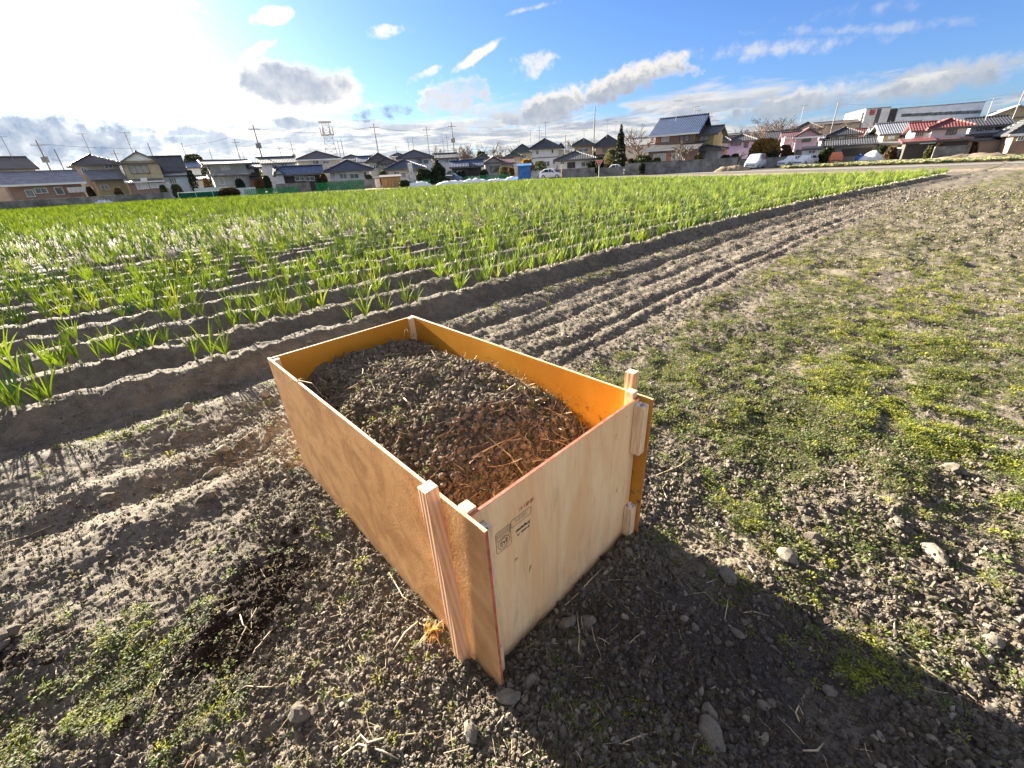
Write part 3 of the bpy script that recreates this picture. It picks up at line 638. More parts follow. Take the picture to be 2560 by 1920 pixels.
# withered weed at the stake's foot
wf = gnd(1085, 1590); wz = h1(*wf); ww = empty('withered_weed', (*wf, wz)); tag(ww, 'crumpled withered weed at the foot of the leaning stake', 'withered weed')
M['dead'] = mat('dead_leaf', (.42, .25, .11), .8, .4, 20, trans=.3); mb = MB(); rg = np.random.default_rng(5)
for k in range(70):
    a = rg.uniform(0, 6.28); p = np.array([math.cos(a), math.sin(a), 0])*rg.uniform(0, .045)+[0, 0, rg.uniform(0, .03)]; q = rg.normal(size=3)*.008; s = rg.normal(size=3)*.006
    mb.add([p-q, p+s, p+q*1.2, p-s], [(0, 1, 2), (0, 2, 3)])
mb.build('dead_foliage', M['dead'], ww); mb = MB()
for k in range(9):
    a = rg.uniform(0, 6.28); L = rg.uniform(.05, .10); mb.tube([(0, 0, .01), (math.cos(a)*L*.5, math.sin(a)*L*.5, .02), (math.cos(a)*L, math.sin(a)*L, .004)], [.0022, .002, .001], 4)
mb.build('stems', M['straw'], ww)
# ------------------------------------------------------------------ the plywood box
def plymat(name, base, dark, grain='X', rough=.55, gs=1., sheen=0.):
    "rotary-cut veneer: long flame-like figure, pores, scuffs"
    m = bpy.data.materials.new(name); m.use_nodes = True; t = NT(m.node_tree); t.n.clear()
    co = t('ShaderNodeTexCoord').outputs['Object']
    st = (.55, 7, 7) if grain == 'X' else (6, 6, 1.1)
    st2 = (4, 90, 90) if grain == 'X' else (90, 90, 4)
    a = t.noise(t('ShaderNodeMapping', {0: co, 3: st}).outputs[0], 1.3*gs, 5, .6, 1.0); b = t.noise(t('ShaderNodeMapping', {0: co, 3: st2}).outputs[0], 1.2, 3, .6)
    g = t.noise(t('ShaderNodeMapping', {0: co, 3: (2, 14, 14) if grain == 'X' else (14, 14, 2)}).outputs[0], 1.6, 6, .7, .6)
    cc = t.mix(t.smooth(a, .34, .68), base+(1,), dark+(1,))
    cc = t.mix(t.m('MULTIPLY', t.smooth(g, .5, .75), .55), cc, tuple(x*.62 for x in dark)+(1,))
    cc = t.mix(t.m('MULTIPLY', t.smooth(b, .5, .8), .3), cc, tuple(x*.55 for x in dark)+(1,))
    sc = t.noise(co, 46., 3, .7); cc = t.mix(t.m('MULTIPLY', t.smooth(sc, .68, .74), .55), cc, tuple(x*.4 for x in dark)+(1,))
    # soil splashed up from below
    z = t('ShaderNodeSeparateXYZ', {0: co}).outputs[2]
    d = t.m('MULTIPLY', t.smooth(t.m('ADD', t.m('MULTIPLY', z, -5.5), t.m('MULTIPLY', t.noise(co, 7., 5, .7), 1.1)), .0, .8), .62)
    cc = t.mix(d, cc, (.22, .165, .11, 1))
    bs = t('ShaderNodeBsdfPrincipled', {'Base Color': cc, 'Roughness': t.m('ADD', rough-.1, t.m('MULTIPLY', a, .25)), 'Specular IOR Level': .5})
    t.l.new(t('ShaderNodeBump', {'Height': t.m('ADD', b, g), 'Strength': .22, 'Distance': .004}).outputs[0], bs.inputs['Normal'])
    t('ShaderNodeOutputMaterial', {0: bs.outputs[0]}); return m
M['plyL'] = plymat('plywood_tan', (.68, .37, .15), (.45, .215, .08), 'X', .36, .6)
M['plyF'] = plymat('plywood_pale', (.94, .67, .37), (.86, .52, .25), 'Z', .6, .8)
def amber():
    m = bpy.data.materials.new('amber_coating'); m.use_nodes = True; t = NT(m.node_tree); t.n.clear()
    co = t('ShaderNodeTexCoord').outputs['Object']; z = t('ShaderNodeSeparateXYZ', {0: co}).outputs[2]
    n = t.noise(co, 2.5, 4, .6); cc = t.mix(t.smooth(n, .3, .7), (.46, .185, .014, 1), (.56, .25, .022, 1))
    s = t.noise(co, 30., 4, .8); low = t.smooth(z, .72, .52)
    cc = t.mix(t.m('MULTIPLY', t.m('MULTIPLY', t.smooth(s, .56, .64), low), .85), cc, (.05, .033, .018, 1))
    bs = t('ShaderNodeBsdfPrincipled', {'Base Color': cc, 'Roughness': t.m('ADD', .26, t.m('MULTIPLY', t.noise(co, 50., 3, .6), .2)), 'Specular IOR Level': .5})
    t.l.new(t('ShaderNodeBump', {'Height': t.noise(co, 90., 3, .6), 'Strength': .12, 'Distance': .004}).outputs[0], bs.inputs['Normal'])
    t('ShaderNodeOutputMaterial', {0: bs.outputs[0]}); return m
M['amber'] = amber()
M['edge'] = mat('red_edge_paint', (.50, .13, .075), .6, .25, 30, .1); M['edgepale'] = mat('plywood_edge', (.66, .43, .25), .7, .25, 60, .1)
def battenmat():
    m = bpy.data.materials.new('batten_wood'); m.use_nodes = True; t = NT(m.node_tree); t.n.clear()
    co = t('ShaderNodeTexCoord').outputs['Object']
    mp = t('ShaderNodeMapping', {0: co, 3: (1, 1, .045)}).outputs[0]
    w = t('ShaderNodeTexWave', {'Vector': mp, 'Scale': 34., 'Distortion': 2.2, 'Detail': 2., 'Detail Scale': 1.}, wave_type='BANDS', bands_direction='DIAGONAL').outputs[1]
    n = t.noise(t('ShaderNodeMapping', {0: co, 3: (14, 14, 3)}).outputs[0], 1., 4, .6)
    cc = t.mix(t.m('MULTIPLY', w, .7), (.76, .45, .25, 1), (.55, .26, .12, 1)); cc = t.mix(t.smooth(n, .45, .7, 0., .45), cc, (.84, .60, .40, 1))
    bs = t('ShaderNodeBsdfPrincipled', {'Base Color': cc, 'Roughness': .6, 'Specular IOR Level': .3}); t.l.new(t('ShaderNodeBump', {'Height': w, 'Strength': .25, 'Distance': .002}).outputs[0], bs.inputs['Normal'])
    t('ShaderNodeOutputMaterial', {0: bs.outputs[0]}); return m
M['batten'] = battenmat(); M['batten2'] = mat('batten_pale', (.80, .58, .34), .6, .14, 8, .1, stretch=(14, 14, 1.2)); M['endgrain'] = mat('weathered_end_grain', (.55, .50, .45), .9, .5, 55, .5)
HT = .767
bin_ = empty('compost_box', (BOX['D'][0], BOX['D'][1], 0), math.atan2(BXa[1], BXa[0])); tag(bin_, 'open plywood compost box with pale front panel and amber inner faces', 'compost box')
# box frame: x across the front (left to right), y away from the camera, z up
def panel(name, x0, x1, y0, y1, z0, z1, mats, lab=None, tl=0.):
    "mats: x-, x+, y-, y+, top, bottom"
    mb = MB().box(x0, x1, y0, y1, z0, z1); me = mb.mesh(name); order = [5, 4, 2, 1, 3, 0]   # box faces: bottom, top, y-, x+, y+, x-
    for a in mats: me.materials.append(M[a])
    me.polygons.foreach_set('material_index', order)
    o = link(name, me, None, bin_)
    import bmesh
    bm = bmesh.new(); bm.from_mesh(me); bmesh.ops.bevel(bm, geom=bm.edges[:], offset=.0012, segments=1, affect='EDGES'); bm.to_mesh(me); bm.free()
    if lab: o['label'] = lab
    return o
TH = .012
panel('left_panel', -TH, 0, -.075, BXL, -.06, HT, ('plyL', 'amber', 'edge', 'edgepale', 'edgepale', 'edgepale'), 'long tan plywood side panel')
panel('right_panel', BXW, BXW+TH, -.055, BXL, -.06, HT+.002, ('amber', 'plyF', 'edge', 'edgepale', 'edgepale', 'edgepale'), 'long side panel with amber face')
panel('back_panel', .001, BXW-.001, BXL-TH, BXL, -.06, HT-.003, ('edgepale', 'edgepale', 'amber', 'plyF', 'edgepale', 'edgepale'), 'short amber-faced back panel')
fp = panel('front_panel', .004, BXW-.004, 0, TH, -.05, HT-.004, ('edge', 'edge', 'plyF', 'plyL', 'edge', 'edge'), 'pale plywood front panel with red painted edges')
def batten(name, x0, x1, y0, y1, z0, z1, m='batten2', end='batten2', lean=(0, 0), lab=None):
    import bmesh
    mb = MB().box(x0, x1, y0, y1, z0, z1); me = mb.mesh(name); me.materials.append(M[m]); me.materials.append(M[end]); me.polygons.foreach_set('material_index', [1, 1, 0, 0, 0, 0])
    if lean != (0, 0):
        for v in me.vertices:
            if v.co.z > z0+.01: v.co.x += lean[0]; v.co.y += lean[1]
    bm = bmesh.new(); bm.from_mesh(me); bmesh.ops.bevel(bm, geom=bm.edges[:], offset=.0018, segments=2, affect='EDGES'); bm.to_mesh(me); bm.free()
    o = link(name, me, None, bin_)
    if lab: o['label'] = lab
    return o
b = .030
# inner corner posts
batten('batten', .0005, .034, TH+.001, TH+.045, .02, HT+.004, lab='inner corner batten')
batten('batten', BXW-.036, BXW-.0005, TH+.001, TH+.04, .02, HT+.022)
batten('batten', .0005, .038, BXL-TH-.036, BXL-TH-.001, .02, HT-.008)
batten('batten', BXW-.036, BXW-.0005, BXL-TH-.030, BXL-TH-.001, .02, HT-.002, end='batten2')
# outer short battens holding the front panel
batten('batten', .0005, .044, -.040, -.001, HT-.40, HT-.045, end='endgrain'); batten('batten', .0005, .040, -.040, -.001, -.04, .16, end='endgrain')
batten('batten', BXW-.046, BXW-.0005, -.044, -.001, HT-.26, HT-.022, end='endgrain'); batten('batten', BXW-.046, BXW-.0005, -.040, -.001, .02, .20, end='endgrain')
# driven stakes outside the side panels
batten('stake', -TH-.047, -TH-.002, .085, .130, -.12, HT+.052, 'batten', 'endgrain', (-.004, .03), 'reddish square stake leaning on the left panel')
batten('stake', BXW+TH+.002, BXW+TH+.042, .045, .088, -.12, HT+.080, 'batten', 'batten2', (0, 0), 'square stake behind the right panel')
# nails in the right panel's amber face
for y, z in ((.42, .66), (.36, .63), (.95, .68)):
    MB().tube([(BXW-.02, y, z), (BXW, y, z)], .0012, 5).build('nail', mat('nail', (.2, .12, .07), .5), bin_)
# --- stamps and marks on the front panel, from the pixel to the panel's own plane
D3 = np.array([BOX['D'][0], BOX['D'][1]]); nfr = -BXb
def onpanel(px, py):
    d = ray(px, py); o = np.array([0, 0, CAMH]); q = np.array([D3[0], D3[1], 0])
    nn = np.array([nfr[0], nfr[1], 0]); t = ((q-o)@nn)/(d@nn); p = o+d*t; return (p[0]-D3[0])*BXa[0]+(p[1]-D3[1])*BXa[1], p[2]
M['ink'] = mat('black_stamp_ink', (.035, .03, .03), .7, .5, 300); M['redink'] = mat('red_ink', (.42, .07, .035), .7, .4, 200); M['knot'] = mat('knot', (.30, .15, .07), .8, .4, 60); M['smear'] = mat('resin_smear', (.62, .33, .18), .8, .2, 60)
class Flat(MB):
    pass
def pt(x, z, off=.0007): return (x, -off, z)
def lines(segs, w, name, m, par):
    mb = MB()
    for (x0, z0), (x1, z1) in segs:
        d = np.array([x1-x0, z1-z0]); L = np.linalg.norm(d)
        if L < 1e-6: continue
        n = np.array([-d[1], d[0]])/L*w/2
        mb.add([pt(x0-n[0], z0-n[1]), pt(x1-n[0], z1-n[1]), pt(x1+n[0], z1+n[1]), pt(x0+n[0], z0+n[1])], [(0, 1, 2, 3)])
    return mb.build(name, m, par)
def rrect(c, hw, hh, r=.006, n=4, rot=0.):
    P = []
    for (sx, sz, a0) in ((1, 1, 0), (-1, 1, 90), (-1, -1, 180), (1, -1, 270)):
        for k in range(n+1):
            a = R(a0+90*k/n); P.append((sx*(hw-r)+r*math.cos(a), sz*(hh-r)+r*math.sin(a)))
    ca, sa = math.cos(rot), math.sin(rot); P = [(c[0]+p[0]*ca-p[1]*sa, c[1]+p[0]*sa+p[1]*ca) for p in P]
    return [(P[i], P[(i+1) % len(P)]) for i in range(len(P))]
def circ(c, r, n=28, a0=0, a1=360): 
    P = [(c[0]+r*math.cos(R(a0+(a1-a0)*k/n)), c[1]+r*math.sin(R(a0+(a1-a0)*k/n))) for k in range(n+1)]; return list(zip(P[:-1], P[1:]))
def text(s, c, size, name, m, par, rot=math.pi, shear=0., sx=1., bold=0.):
    cu = bpy.data.curves.new('t', 'FONT'); cu.body = s; cu.size = size; cu.align_x = 'CENTER'; cu.align_y = 'CENTER'; cu.shear = shear; cu.resolution_u = 3; cu.offset = bold
    tmp = bpy.data.objects.new('t', cu); COL.objects.link(tmp); dg = bpy.context.evaluated_depsgraph_get(); me = bpy.data.meshes.new_from_object(tmp.evaluated_get(dg)); bpy.data.objects.remove(tmp)
    ca, sa = math.cos(rot), math.sin(rot)
    for v in me.vertices: x, y = v.co.x*sx, v.co.y; v.co = (c[0]+x*ca-y*sa, -.0007, c[1]+x*sa+y*ca)
    me.materials.clear(); me.materials.append(m); return link(name, me, None, par)
P1 = [onpanel(*p) for p in ((1236, 1339), (1273.5, 1308), (1279.6, 1354), (1245, 1388))]
cx = sum(p[0] for p in P1)/4; cz = sum(p[1] for p in P1)/4; hw = (P1[1][0]-P1[0][0]+P1[2][0]-P1[3][0])/4; hh = abs(P1[0][1]-P1[3][1]+P1[1][1]-P1[2][1])/4
print('stamp', cx, cz, hw, hh)
P2 = [onpanel(*p) for p in ((1276, 1304), (1325, 1266), (1328.5, 1280), (1278, 1323))]
cx2 = sum(p[0] for p in P2)/4; cz2 = sum(p[1] for p in P2)/4; hw2 = (P2[1][0]-P2[0][0]+P2[2][0]-P2[3][0])/4; hh2 = abs(P2[0][1]-P2[3][1]+P2[1][1]-P2[2][1])/4
seg = rrect((cx, cz), hw, hh, .007)+rrect((cx, cz+hh*.5), hw*.86, hh*.36, .004)+circ((cx, cz-hh*.30), hw*.78)+circ((cx, cz-hh*.30), hw*.52)
seg += [((cx-hw*.8, cz+hh*q), (cx+hw*.75, cz+hh*q)) for q in (.7, .56, .42)]
seg += rrect((cx2, cz2), hw2, hh2, .006)
lines(seg, .0017, 'stamp_outline', M['ink'], fp)
text('JAS', (cx, cz-hh*.30), hw*.62, 'stamp_lettering', M['ink'], fp, bold=.0004)
for q in (.62, .28, -.05, -.38): 
    o = text('- -- ---- -- --- - ---'[::(1 if q > 0 else -1)], (cx2, cz2+hh2*q), .0085, 'stamp_fine_print', M['ink'], fp, sx=hw2/.047, bold=.0003)
def mid(a, b): p, q = onpanel(*a), onpanel(*b); return ((p[0]+q[0])/2, (p[1]+q[1])/2), math.hypot(p[0]-q[0], p[1]-q[1])
c1, l1 = mid((1328, 1296), (1286, 1336)); c2, l2 = mid((1325, 1311), (1292, 1341))
print('text', c1, l1, c2, l2)
text('Srepanel.', c1, l1*.235, 'stamp_lettering', M['ink'], fp, shear=.15, bold=.0006); text('e-coat  A', c2, l2*.24, 'stamp_lettering', M['ink'], fp, shear=.15, bold=.0006)
c3, l3 = mid((1298, 1275), (1333, 1245))
text('SRF 114', c3, l3*.22, 'handwritten_mark', M['redink'], fp, shear=.2) if False else None
rg = np.random.default_rng(3); seg = []
for k in range(7):
    x = c3[0]+l3*(k/6-.5)*.9; z = c3[1]+(.008 if k > 2 else 0)*0
    for j in range(2+k % 2):
        a = rg.uniform(-.004, .004); seg.append(((x+a, z-.009+j*.003), (x+a+rg.uniform(-.004, .005), z+.008-j*.006)))
        if k > 2: seg.append(((x-.005, z+.004-j*.006), (x+.005, z+.005-j*.006)))
lines(seg, .0016, 'handwritten_mark', M['redink'], fp)
def lump(px, py, rw, rh, m, name, a=0.):
    c = onpanel(px, py); n = 14; ca, sa = math.cos(a), math.sin(a); P = []
    for k in range(n):
        t = 6.2832*k/n; r = 1+.25*math.sin(3*t+px); x, z = rw*r*math.cos(t), rh*r*math.sin(t); P.append(pt(c[0]+x*ca-z*sa, c[1]+x*sa+z*ca, .0006))
    MB().add(P, [tuple(range(n))]).build(name, m, fp)
lump(1325, 1420, .004, .016, M['knot'], 'knot', -.3); lump(1542, 1225, .003, .012, M['knot'], 'knot', -.3); lump(1540, 1090, .005, .013, M['smear'], 'resin_smear', -.2); lump(1290, 1398, .009, .008, M['smear'], 'resin_smear')
lump(1547, 1345, .004, .005, M['knot'], 'knot'); lump(1567, 1042, .003, .003, M['knot'], 'knot')
# --- the heap inside
def heapz(a, c):
    "height over the box floor; a across 0..1, c from the front 0..1"
    z = .615 + .06*np.exp(-(((a-.55)/.35)**2+((c-.55)/.3)**2))
    z -= .30*np.exp(-(((c-.0)/.20)**2))*(1-.5*a) ; z -= .12*np.exp(-(((a-.0)/.16)**2))*sst(c, .0, .2)
    z -= .05*np.exp(-(((a-.02)/.25)**2+((c-.95)/.2)**2)); z -= .03*np.exp(-((a-1.)/.08)**2)
    z -= .12*np.exp(-(((a-.8)/.10)**2+((c-.80)/.07)**2)); z += .03*np.exp(-(((a-.7)/.25)**2+((c-.93)/.06)**2))       # a hole
    return z
def heapfull(a, c):
    X = a*BXW; Y = c*BXL; z = heapz(a, c); q = X+(fbm(X*14, Y*14, 2, 5)-.5)*.03; p = Y+(fbm(X*14, Y*14, 2, 6)-.5)*.03
    return z+.10*(fbm(X*4.5, Y*4.5, 4, 90)-.5)+bumps(q, p, .05, 91)*.012+bumps(q, p, .022, 92)*.006+.02*(fbm(X*16, Y*16, 3, 95)-.5)+.008*(fbm(X*40, Y*40, 3, 93)-.5)
na, nc = 250, 480
A, C_ = np.meshgrid(np.linspace(.002, .998, na), np.linspace(.008, .992, nc)); Zh = heapfull(A, C_)
co = np.stack([A*BXW, C_*BXL, Zh], -1).reshape(-1, 3); i = np.arange(nc-1)[:, None]*na; j = np.arange(na-1)[None, :]
q = np.stack([i+j, i+j+1, i+na+j+1, i+na+j], -1).reshape(-1, 4)
me = bpy.data.meshes.new('compost_heap'); me.from_pydata(co, [], q); me.materials.append(M['heap']); me.update()
hp = link('compost_heap', me, None); hp.matrix_world = Matrix.Translation((*BOX['D'], 0))@Matrix.Rotation(math.atan2(BXa[1], BXa[0]), 4, 'Z'); tag(hp, 'heap of dark soil and compost filling the plywood box', 'compost heap')
def hpt(a, c, dz=0.):
    z = heapfull(a, c)+dz; return np.stack([BOX['D'][0]+a*BXW*BXa[0]+c*BXL*BXb[0], BOX['D'][1]+a*BXW*BXa[1]+c*BXL*BXb[1], z], -1)
M['hclod'] = soilmat('heap_clod', (.16, .13, .098), False, .6); M['hclod2'] = soilmat('heap_clod_pale', (.18, .15, .11), False, .6)
hv = [clodmesh(60+i, M['hclod' if i % 3 else 'hclod2'], 2 if i < 3 else 1) for i in range(8)]
n = 16000; a = RNG.uniform(.035, .965, n); c = RNG.uniform(.03, .97, n); s = np.clip(.0034*RNG.pareto(1.7, n)+.0028, .0028, .021)
gn_scatter('heap_crumbs', hpt(a, c, 0)+np.stack([0*s, 0*s, s*.3], -1), RNG.uniform(0, 6.28, (n, 3)), s[:, None]*RNG.uniform(.75, 1.2, (n, 3)), RNG.integers(0, 8, n), hv, 'soil crumbs covering the compost heap')
M['litter'] = mat('leaf_litter', (.085, .062, .045), .8, .5, 30, trans=.15); M['litter2'] = mat('leaf_litter_dark', (.075, .052, .036), .8, .4, 30)
lv = [weedmesh(300+i, M['litter' if i % 2 else 'litter2'], 7, .045, .02, .35) for i in range(6)]
n = 600; a = RNG.uniform(.03, .98, n); c = np.abs(RNG.normal(0, .13, n))+.035; k = (c < .45) & ((a > .15) | (c < .2)); a, c = a[k], c[k]; n = len(a); s = RNG.uniform(.5, 1.1, n)
gn_scatter('heap_leaf_litter', hpt(a, c, .008), RNG.uniform(-.5, .5, (n, 3))*[1, 1, 6], np.stack([s]*3, -1), RNG.integers(0, 6, n), lv, 'brown dead leaves at the front of the heap')
n = 560; a = RNG.uniform(.03, .97, n); c = np.where(RNG.uniform(size=n) < .45, np.abs(RNG.normal(0, .16, n))+.05, RNG.uniform(.06, .94, n)); a = np.where((RNG.uniform(size=n) < .3) & (c > .3), 1-np.abs(RNG.normal(0, .06, n))-.02, a); c = np.clip(c, .075, .94); a = np.clip(a, .09, .92); L = RNG.uniform(.04, .15, n)
gn_scatter('heap_twigs', hpt(a, c, .012), np.stack([RNG.normal(0, .35, n), RNG.normal(0, .4, n), RNG.uniform(0, 6.28, n)], -1), np.stack([L, L, L*.9+0*L], -1)*np.array([1, 1, 1]), RNG.integers(0, 10, n), [strawmesh(500+i, M[('root', 'twig', 'straw', 'twig', 'root')[i % 5]], .5, .016+.004*(i % 2)) for i in range(10)], 'dry twigs and roots tangled on the compost heap')
n = 420; a = RNG.uniform(.05, .95, n); c = RNG.uniform(.1, .95, n); s = RNG.uniform(.35, .8, n)
gn_scatter('heap_sprouts', hpt(a, c, .002), np.stack([0*s, 0*s, s*9], -1), np.stack([s]*3, -1), RNG.integers(0, 8, n), wv, 'small green sprouts on the compost heap')
def onheap(px, py, dz=.0):
    d = ray(px, py); t = .8
    for _ in range(400):
        p = np.array([0, 0, CAMH])+d*t; bu, bv = boxuv(p[0], p[1])
        if 0 < bu < BXW and 0 < bv < BXL and p[2] < heapz(bu/BXW, bv/BXL)+.0: break
        t += .005
    return p+[0, 0, dz]
hs = [([(1213, 1092, .03), (1240, 1120, .05), (1275, 1150, .06), (1300, 1182, .03), (1312, 1195, .0)], .0032, 'pale crooked branch crossing the front of the heap'), ([(1180, 1150, .02), (1225, 1128, .04), (1262, 1112, .05)], .005, 'thick grey branch beside the crooked one'),
      ([(1518, 1028, .09), (1500, 1035, .08), (1483, 1060, .05), (1470, 1085, .0)], .0035, 'arched white root near the right end of the front panel'), ([(882, 1050, .02), (900, 1030, .03), (915, 1010, .04)], .003, 'short pale stick on the left of the heap'),
      ([(1008, 862, .0), (1013, 838, .06), (1018, 832, .09), (1030, 855, .05)], .002, 'forked dry stem standing near the back of the heap'), ([(1110, 862, .0), (1118, 840, .05), (1125, 822, .1)], .002, 'slender stem leaning at the back right of the heap'),
      ([(1138, 858, .01), (1140, 835, .07)], .0016, 'thin stem at the back right corner of the heap'), ([(1340, 935, .02), (1348, 932, .05), (1352, 948, .03), (1338, 950, .01), (1335, 940, .01)], .003, 'curled root by the middle of the right panel'),
      ([(1268, 930, .0), (1278, 905, .06), (1286, 893, .10), (1296, 915, .05)], .002, 'bent twig pointing up by the right panel'), ([(1010, 1000, .02), (1022, 1012, .03), (1030, 1025, .0)], .003, 'bleached straw tuft in the middle of the heap'), ([(1405, 1035, .03), (1440, 1020, .04), (1478, 1008, .05)], .004, 'dry stem lying near the right end of the heap')]
for pts, r, lb in hs:
    P = [tuple(onheap(x, y, .0)+np.array([0, 0, .004+z*.35])) for x, y, z in pts]; tag(MB().tube(P, [r]+[r*.85]*(len(P)-2)+[r*.4], 6).build('twig', M['root'], None, True), lb, 'twig', 'twigs on the compost heap')
# straw caught on the left panel's rim
mb = MB(); rg = np.random.default_rng(8); c0 = BOX['D']+BXb*1.30
for k in range(9):
    d = rg.normal(size=2)*.02-BXa*.012; mb.tube([(c0[0], c0[1], HT+.002), (c0[0]+d[0]*.6, c0[1]+d[1]*.6, HT+.006+rg.uniform(-.004, .004)), (c0[0]+d[0]*1.3, c0[1]+d[1]*1.3, HT-rg.uniform(-.002, .02))], [.0012, .001, .0006], 4)
q = c0-BXb*.2+BXa*.03; mb.tube([(c0[0], c0[1], HT+.003), ((c0[0]+q[0])/2+.012, (c0[1]+q[1])/2, HT+.014), (q[0], q[1], HT-.03)], [.0014, .0012, .0008], 4)
tag(mb.build('straw_wisp', M['straw'], None), 'wisp of dry straw caught on the rim of the left panel', 'straw')
# ------------------------------------------------------------------ houses and the rest of the neighbourhood
WALL = dict(white=(.64, .64, .63), cream=(.52, .47, .39), beige=(.38, .34, .26), olive=(.38, .33, .15), brown=(.30, .19, .14), grey=(.34, .335, .32), dgrey=(.22, .21, .20), pink=(.66, .47, .52), lav=(.47, .42, .56),
            yellow=(.44, .37, .23), dark=(.07, .06, .055), orange=(.48, .22, .09), bluew=(.60, .66, .72), tan=(.55, .42, .30))
ROOF = dict(slate=(.07, .07, .07), blue=(.03, .055, .12), navy=(.03, .04, .07), brown=(.085, .065, .055), tile=(.20, .21, .24), red=(.16, .045, .04), green=(.05, .07, .06), maroon=(.12, .06, .06), lgrey=(.30, .30, .30), black=(.045, .045, .05), bluet=(.09, .14, .22), grey=(.16, .155, .15))
for k, c in WALL.items(): M['w_'+k] = mat('wall_'+k, c, .9, .08, .8, .2, 30)
for k, c in ROOF.items(): M['r_'+k] = roofmat('roof_'+k, c, .55)
M['trim'] = mat('white_trim', (.72, .72, .70), .6, .05); M['dtrim'] = mat('dark_trim', (.10, .09, .085), .6, .1); M['curtain'] = mat('curtain', (.55, .53, .48), .8, .15, 3, stretch=(6, 1, .3)); M['shutter'] = mat('shutter', (.33, .31, .29), .6, .1)
HS = []
class House:
    def __init__(s, name, label, D, xc, yb, yaw=0., cat='house', group='houses round the field'):
        s.D = D; az = R(azel(xc, yb)[0]); s.o = np.array([math.sin(az)*D, math.cos(az)*D, 0.]); th = -az+R(yaw)
        s.ax = np.array([math.cos(th), math.sin(th), 0]); s.ay = np.array([-math.sin(th), math.cos(th), 0]); s.th = th
        s.e = empty(name, s.o, th); tag(s.e, label, cat, group)
        if 'distant' not in name: HS.append((xc, label))
    def hit(s, px, py, y=0.):
        "pixel -> (x, z) on the facade plane local y"
        d = ray(px, py); q = s.o+s.ay*y-np.array([0, 0, CAMH]); t = (q@s.ay)/(d@s.ay); p = d*t+[0, 0, CAMH]-s.o
        return float(p@s.ax), float(p[2])
    def body(s, x0, x1, ye, yr, dp, wall, roof, kind='hip', y=0., yb=None, ov=.55, th=.22, z0=None, ridge=None, name='wall'):
        ym = ye
        xa, _ = s.hit(x0, ye, y); xb, _ = s.hit(x1, ye, y); ze = s.hit((x0+x1)/2, ye, y)[1]
        zb = 0. if yb is None else s.hit((x0+x1)/2, yb, y)[1]
        if z0 is not None: zb = z0
        w = xb-xa; xm = (xa+xb)/2
        zr = s.hit((x0+x1)/2, yr, y+dp/2)[1] if kind not in ('shed', 'flat') else s.hit((x0+x1)/2, yr, y+(dp if kind == 'shed' else 0))[1]
        zr = max(zr, ze+.25); wm = M['w_'+wall]; rm = M['r_'+roof]
        mb = MB().box(xa, xb, y, y+dp, zb, ze)
        X0, X1, Y0, Y1 = xa-ov, xb+ov, y-ov, y+dp+ov; zz = ze-.06*(ov/.55)
        rb = MB()
        if kind == 'gx':      # ridge along x, gables left and right
            mb.add([(xa, y, ze), (xa, y+dp, ze), (xa, y+dp/2, zr-.12), (xb, y, ze), (xb, y+dp, ze), (xb, y+dp/2, zr-.12)], [(0, 2, 1), (3, 4, 5)])
            a, b_ = (X0, y+dp/2, zr), (X1, y+dp/2, zr); rb.slab((X0, Y0, zz), (X1, Y0, zz), b_, a, th); rb.slab(a, b_, (X1, Y1, zz), (X0, Y1, zz), th)
            rg_ = [(a, b_)]
        elif kind == 'gy':    # gable towards the field
            mb.add([(xa, y, ze), (xb, y, ze), (xm, y, zr-.12), (xa, y+dp, ze), (xb, y+dp, ze), (xm, y+dp, zr-.12)], [(0, 1, 2), (3, 5, 4)])
            a, b_ = (xm, Y0, zr), (xm, Y1, zr); rb.slab((X0, Y1, zz), (X0, Y0, zz), a, b_, th); rb.slab((X1, Y0, zz), (X1, Y1, zz), b_, a, th)
            rg_ = [(a, b_)]
        elif kind == 'hip':
            W_, Dp = X1-X0, Y1-Y0; L = max(0., W_-Dp)/2 if ridge is None else ridge/2; ly = max(0., Dp-W_)/2; ymid = (Y0+Y1)/2
            a, b_ = (xm-L, ymid-ly, zr), (xm+L, ymid+ly, zr)
            if ly > 0 and L == 0:
                rb.add([(X0, Y0, zz), (X1, Y0, zz), (X1, Y1, zz), (X0, Y1, zz), a, b_], [(0, 1, 4), (1, 2, 5, 4), (2, 3, 5), (3, 0, 4, 5)])
            else:
                rb.add([(X0, Y0, zz), (X1, Y0, zz), (X1, Y1, zz), (X0, Y1, zz), a, b_], [(0, 1, 5, 4), (1, 2, 5), (2, 3, 4, 5), (3, 0, 4)])
            rb.box(X0, X1, Y0, Y1, zz-th, zz-.004); rg_ = [(a, b_)]+[(c, (a if i in (0, 3) else b_)) for i, c in enumerate([(X0, Y0, zz), (X1, Y0, zz), (X1, Y1, zz), (X0, Y1, zz)])]
            if ly > 0 and L == 0: rg_ = [(a, b_), ((X0, Y0, zz), a), ((X1, Y0, zz), a), ((X1, Y1, zz), b_), ((X0, Y1, zz), b_)]
        elif kind == 'flat':
            rb.box(X0, X1, Y0, Y1, ze+.003, zr); rg_ = []
        elif kind == 'shed':
            rb.slab((X0, Y0, zz), (X1, Y0, zz), (X1, Y1, zr), (X0, Y1, zr), th); rg_ = []
            mb.add([(xa, y, ze), (xa, y+dp, ze), (xa, y+dp, zr-.2), (xb, y, ze), (xb, y+dp, ze), (xb, y+dp, zr-.2)], [(0, 2, 1), (3, 4, 5), (1, 2, 5, 4)])
        if wall != 'none': mb.build(name, wm, s.e)
        ro = rb.build('roof', rm, s.e)
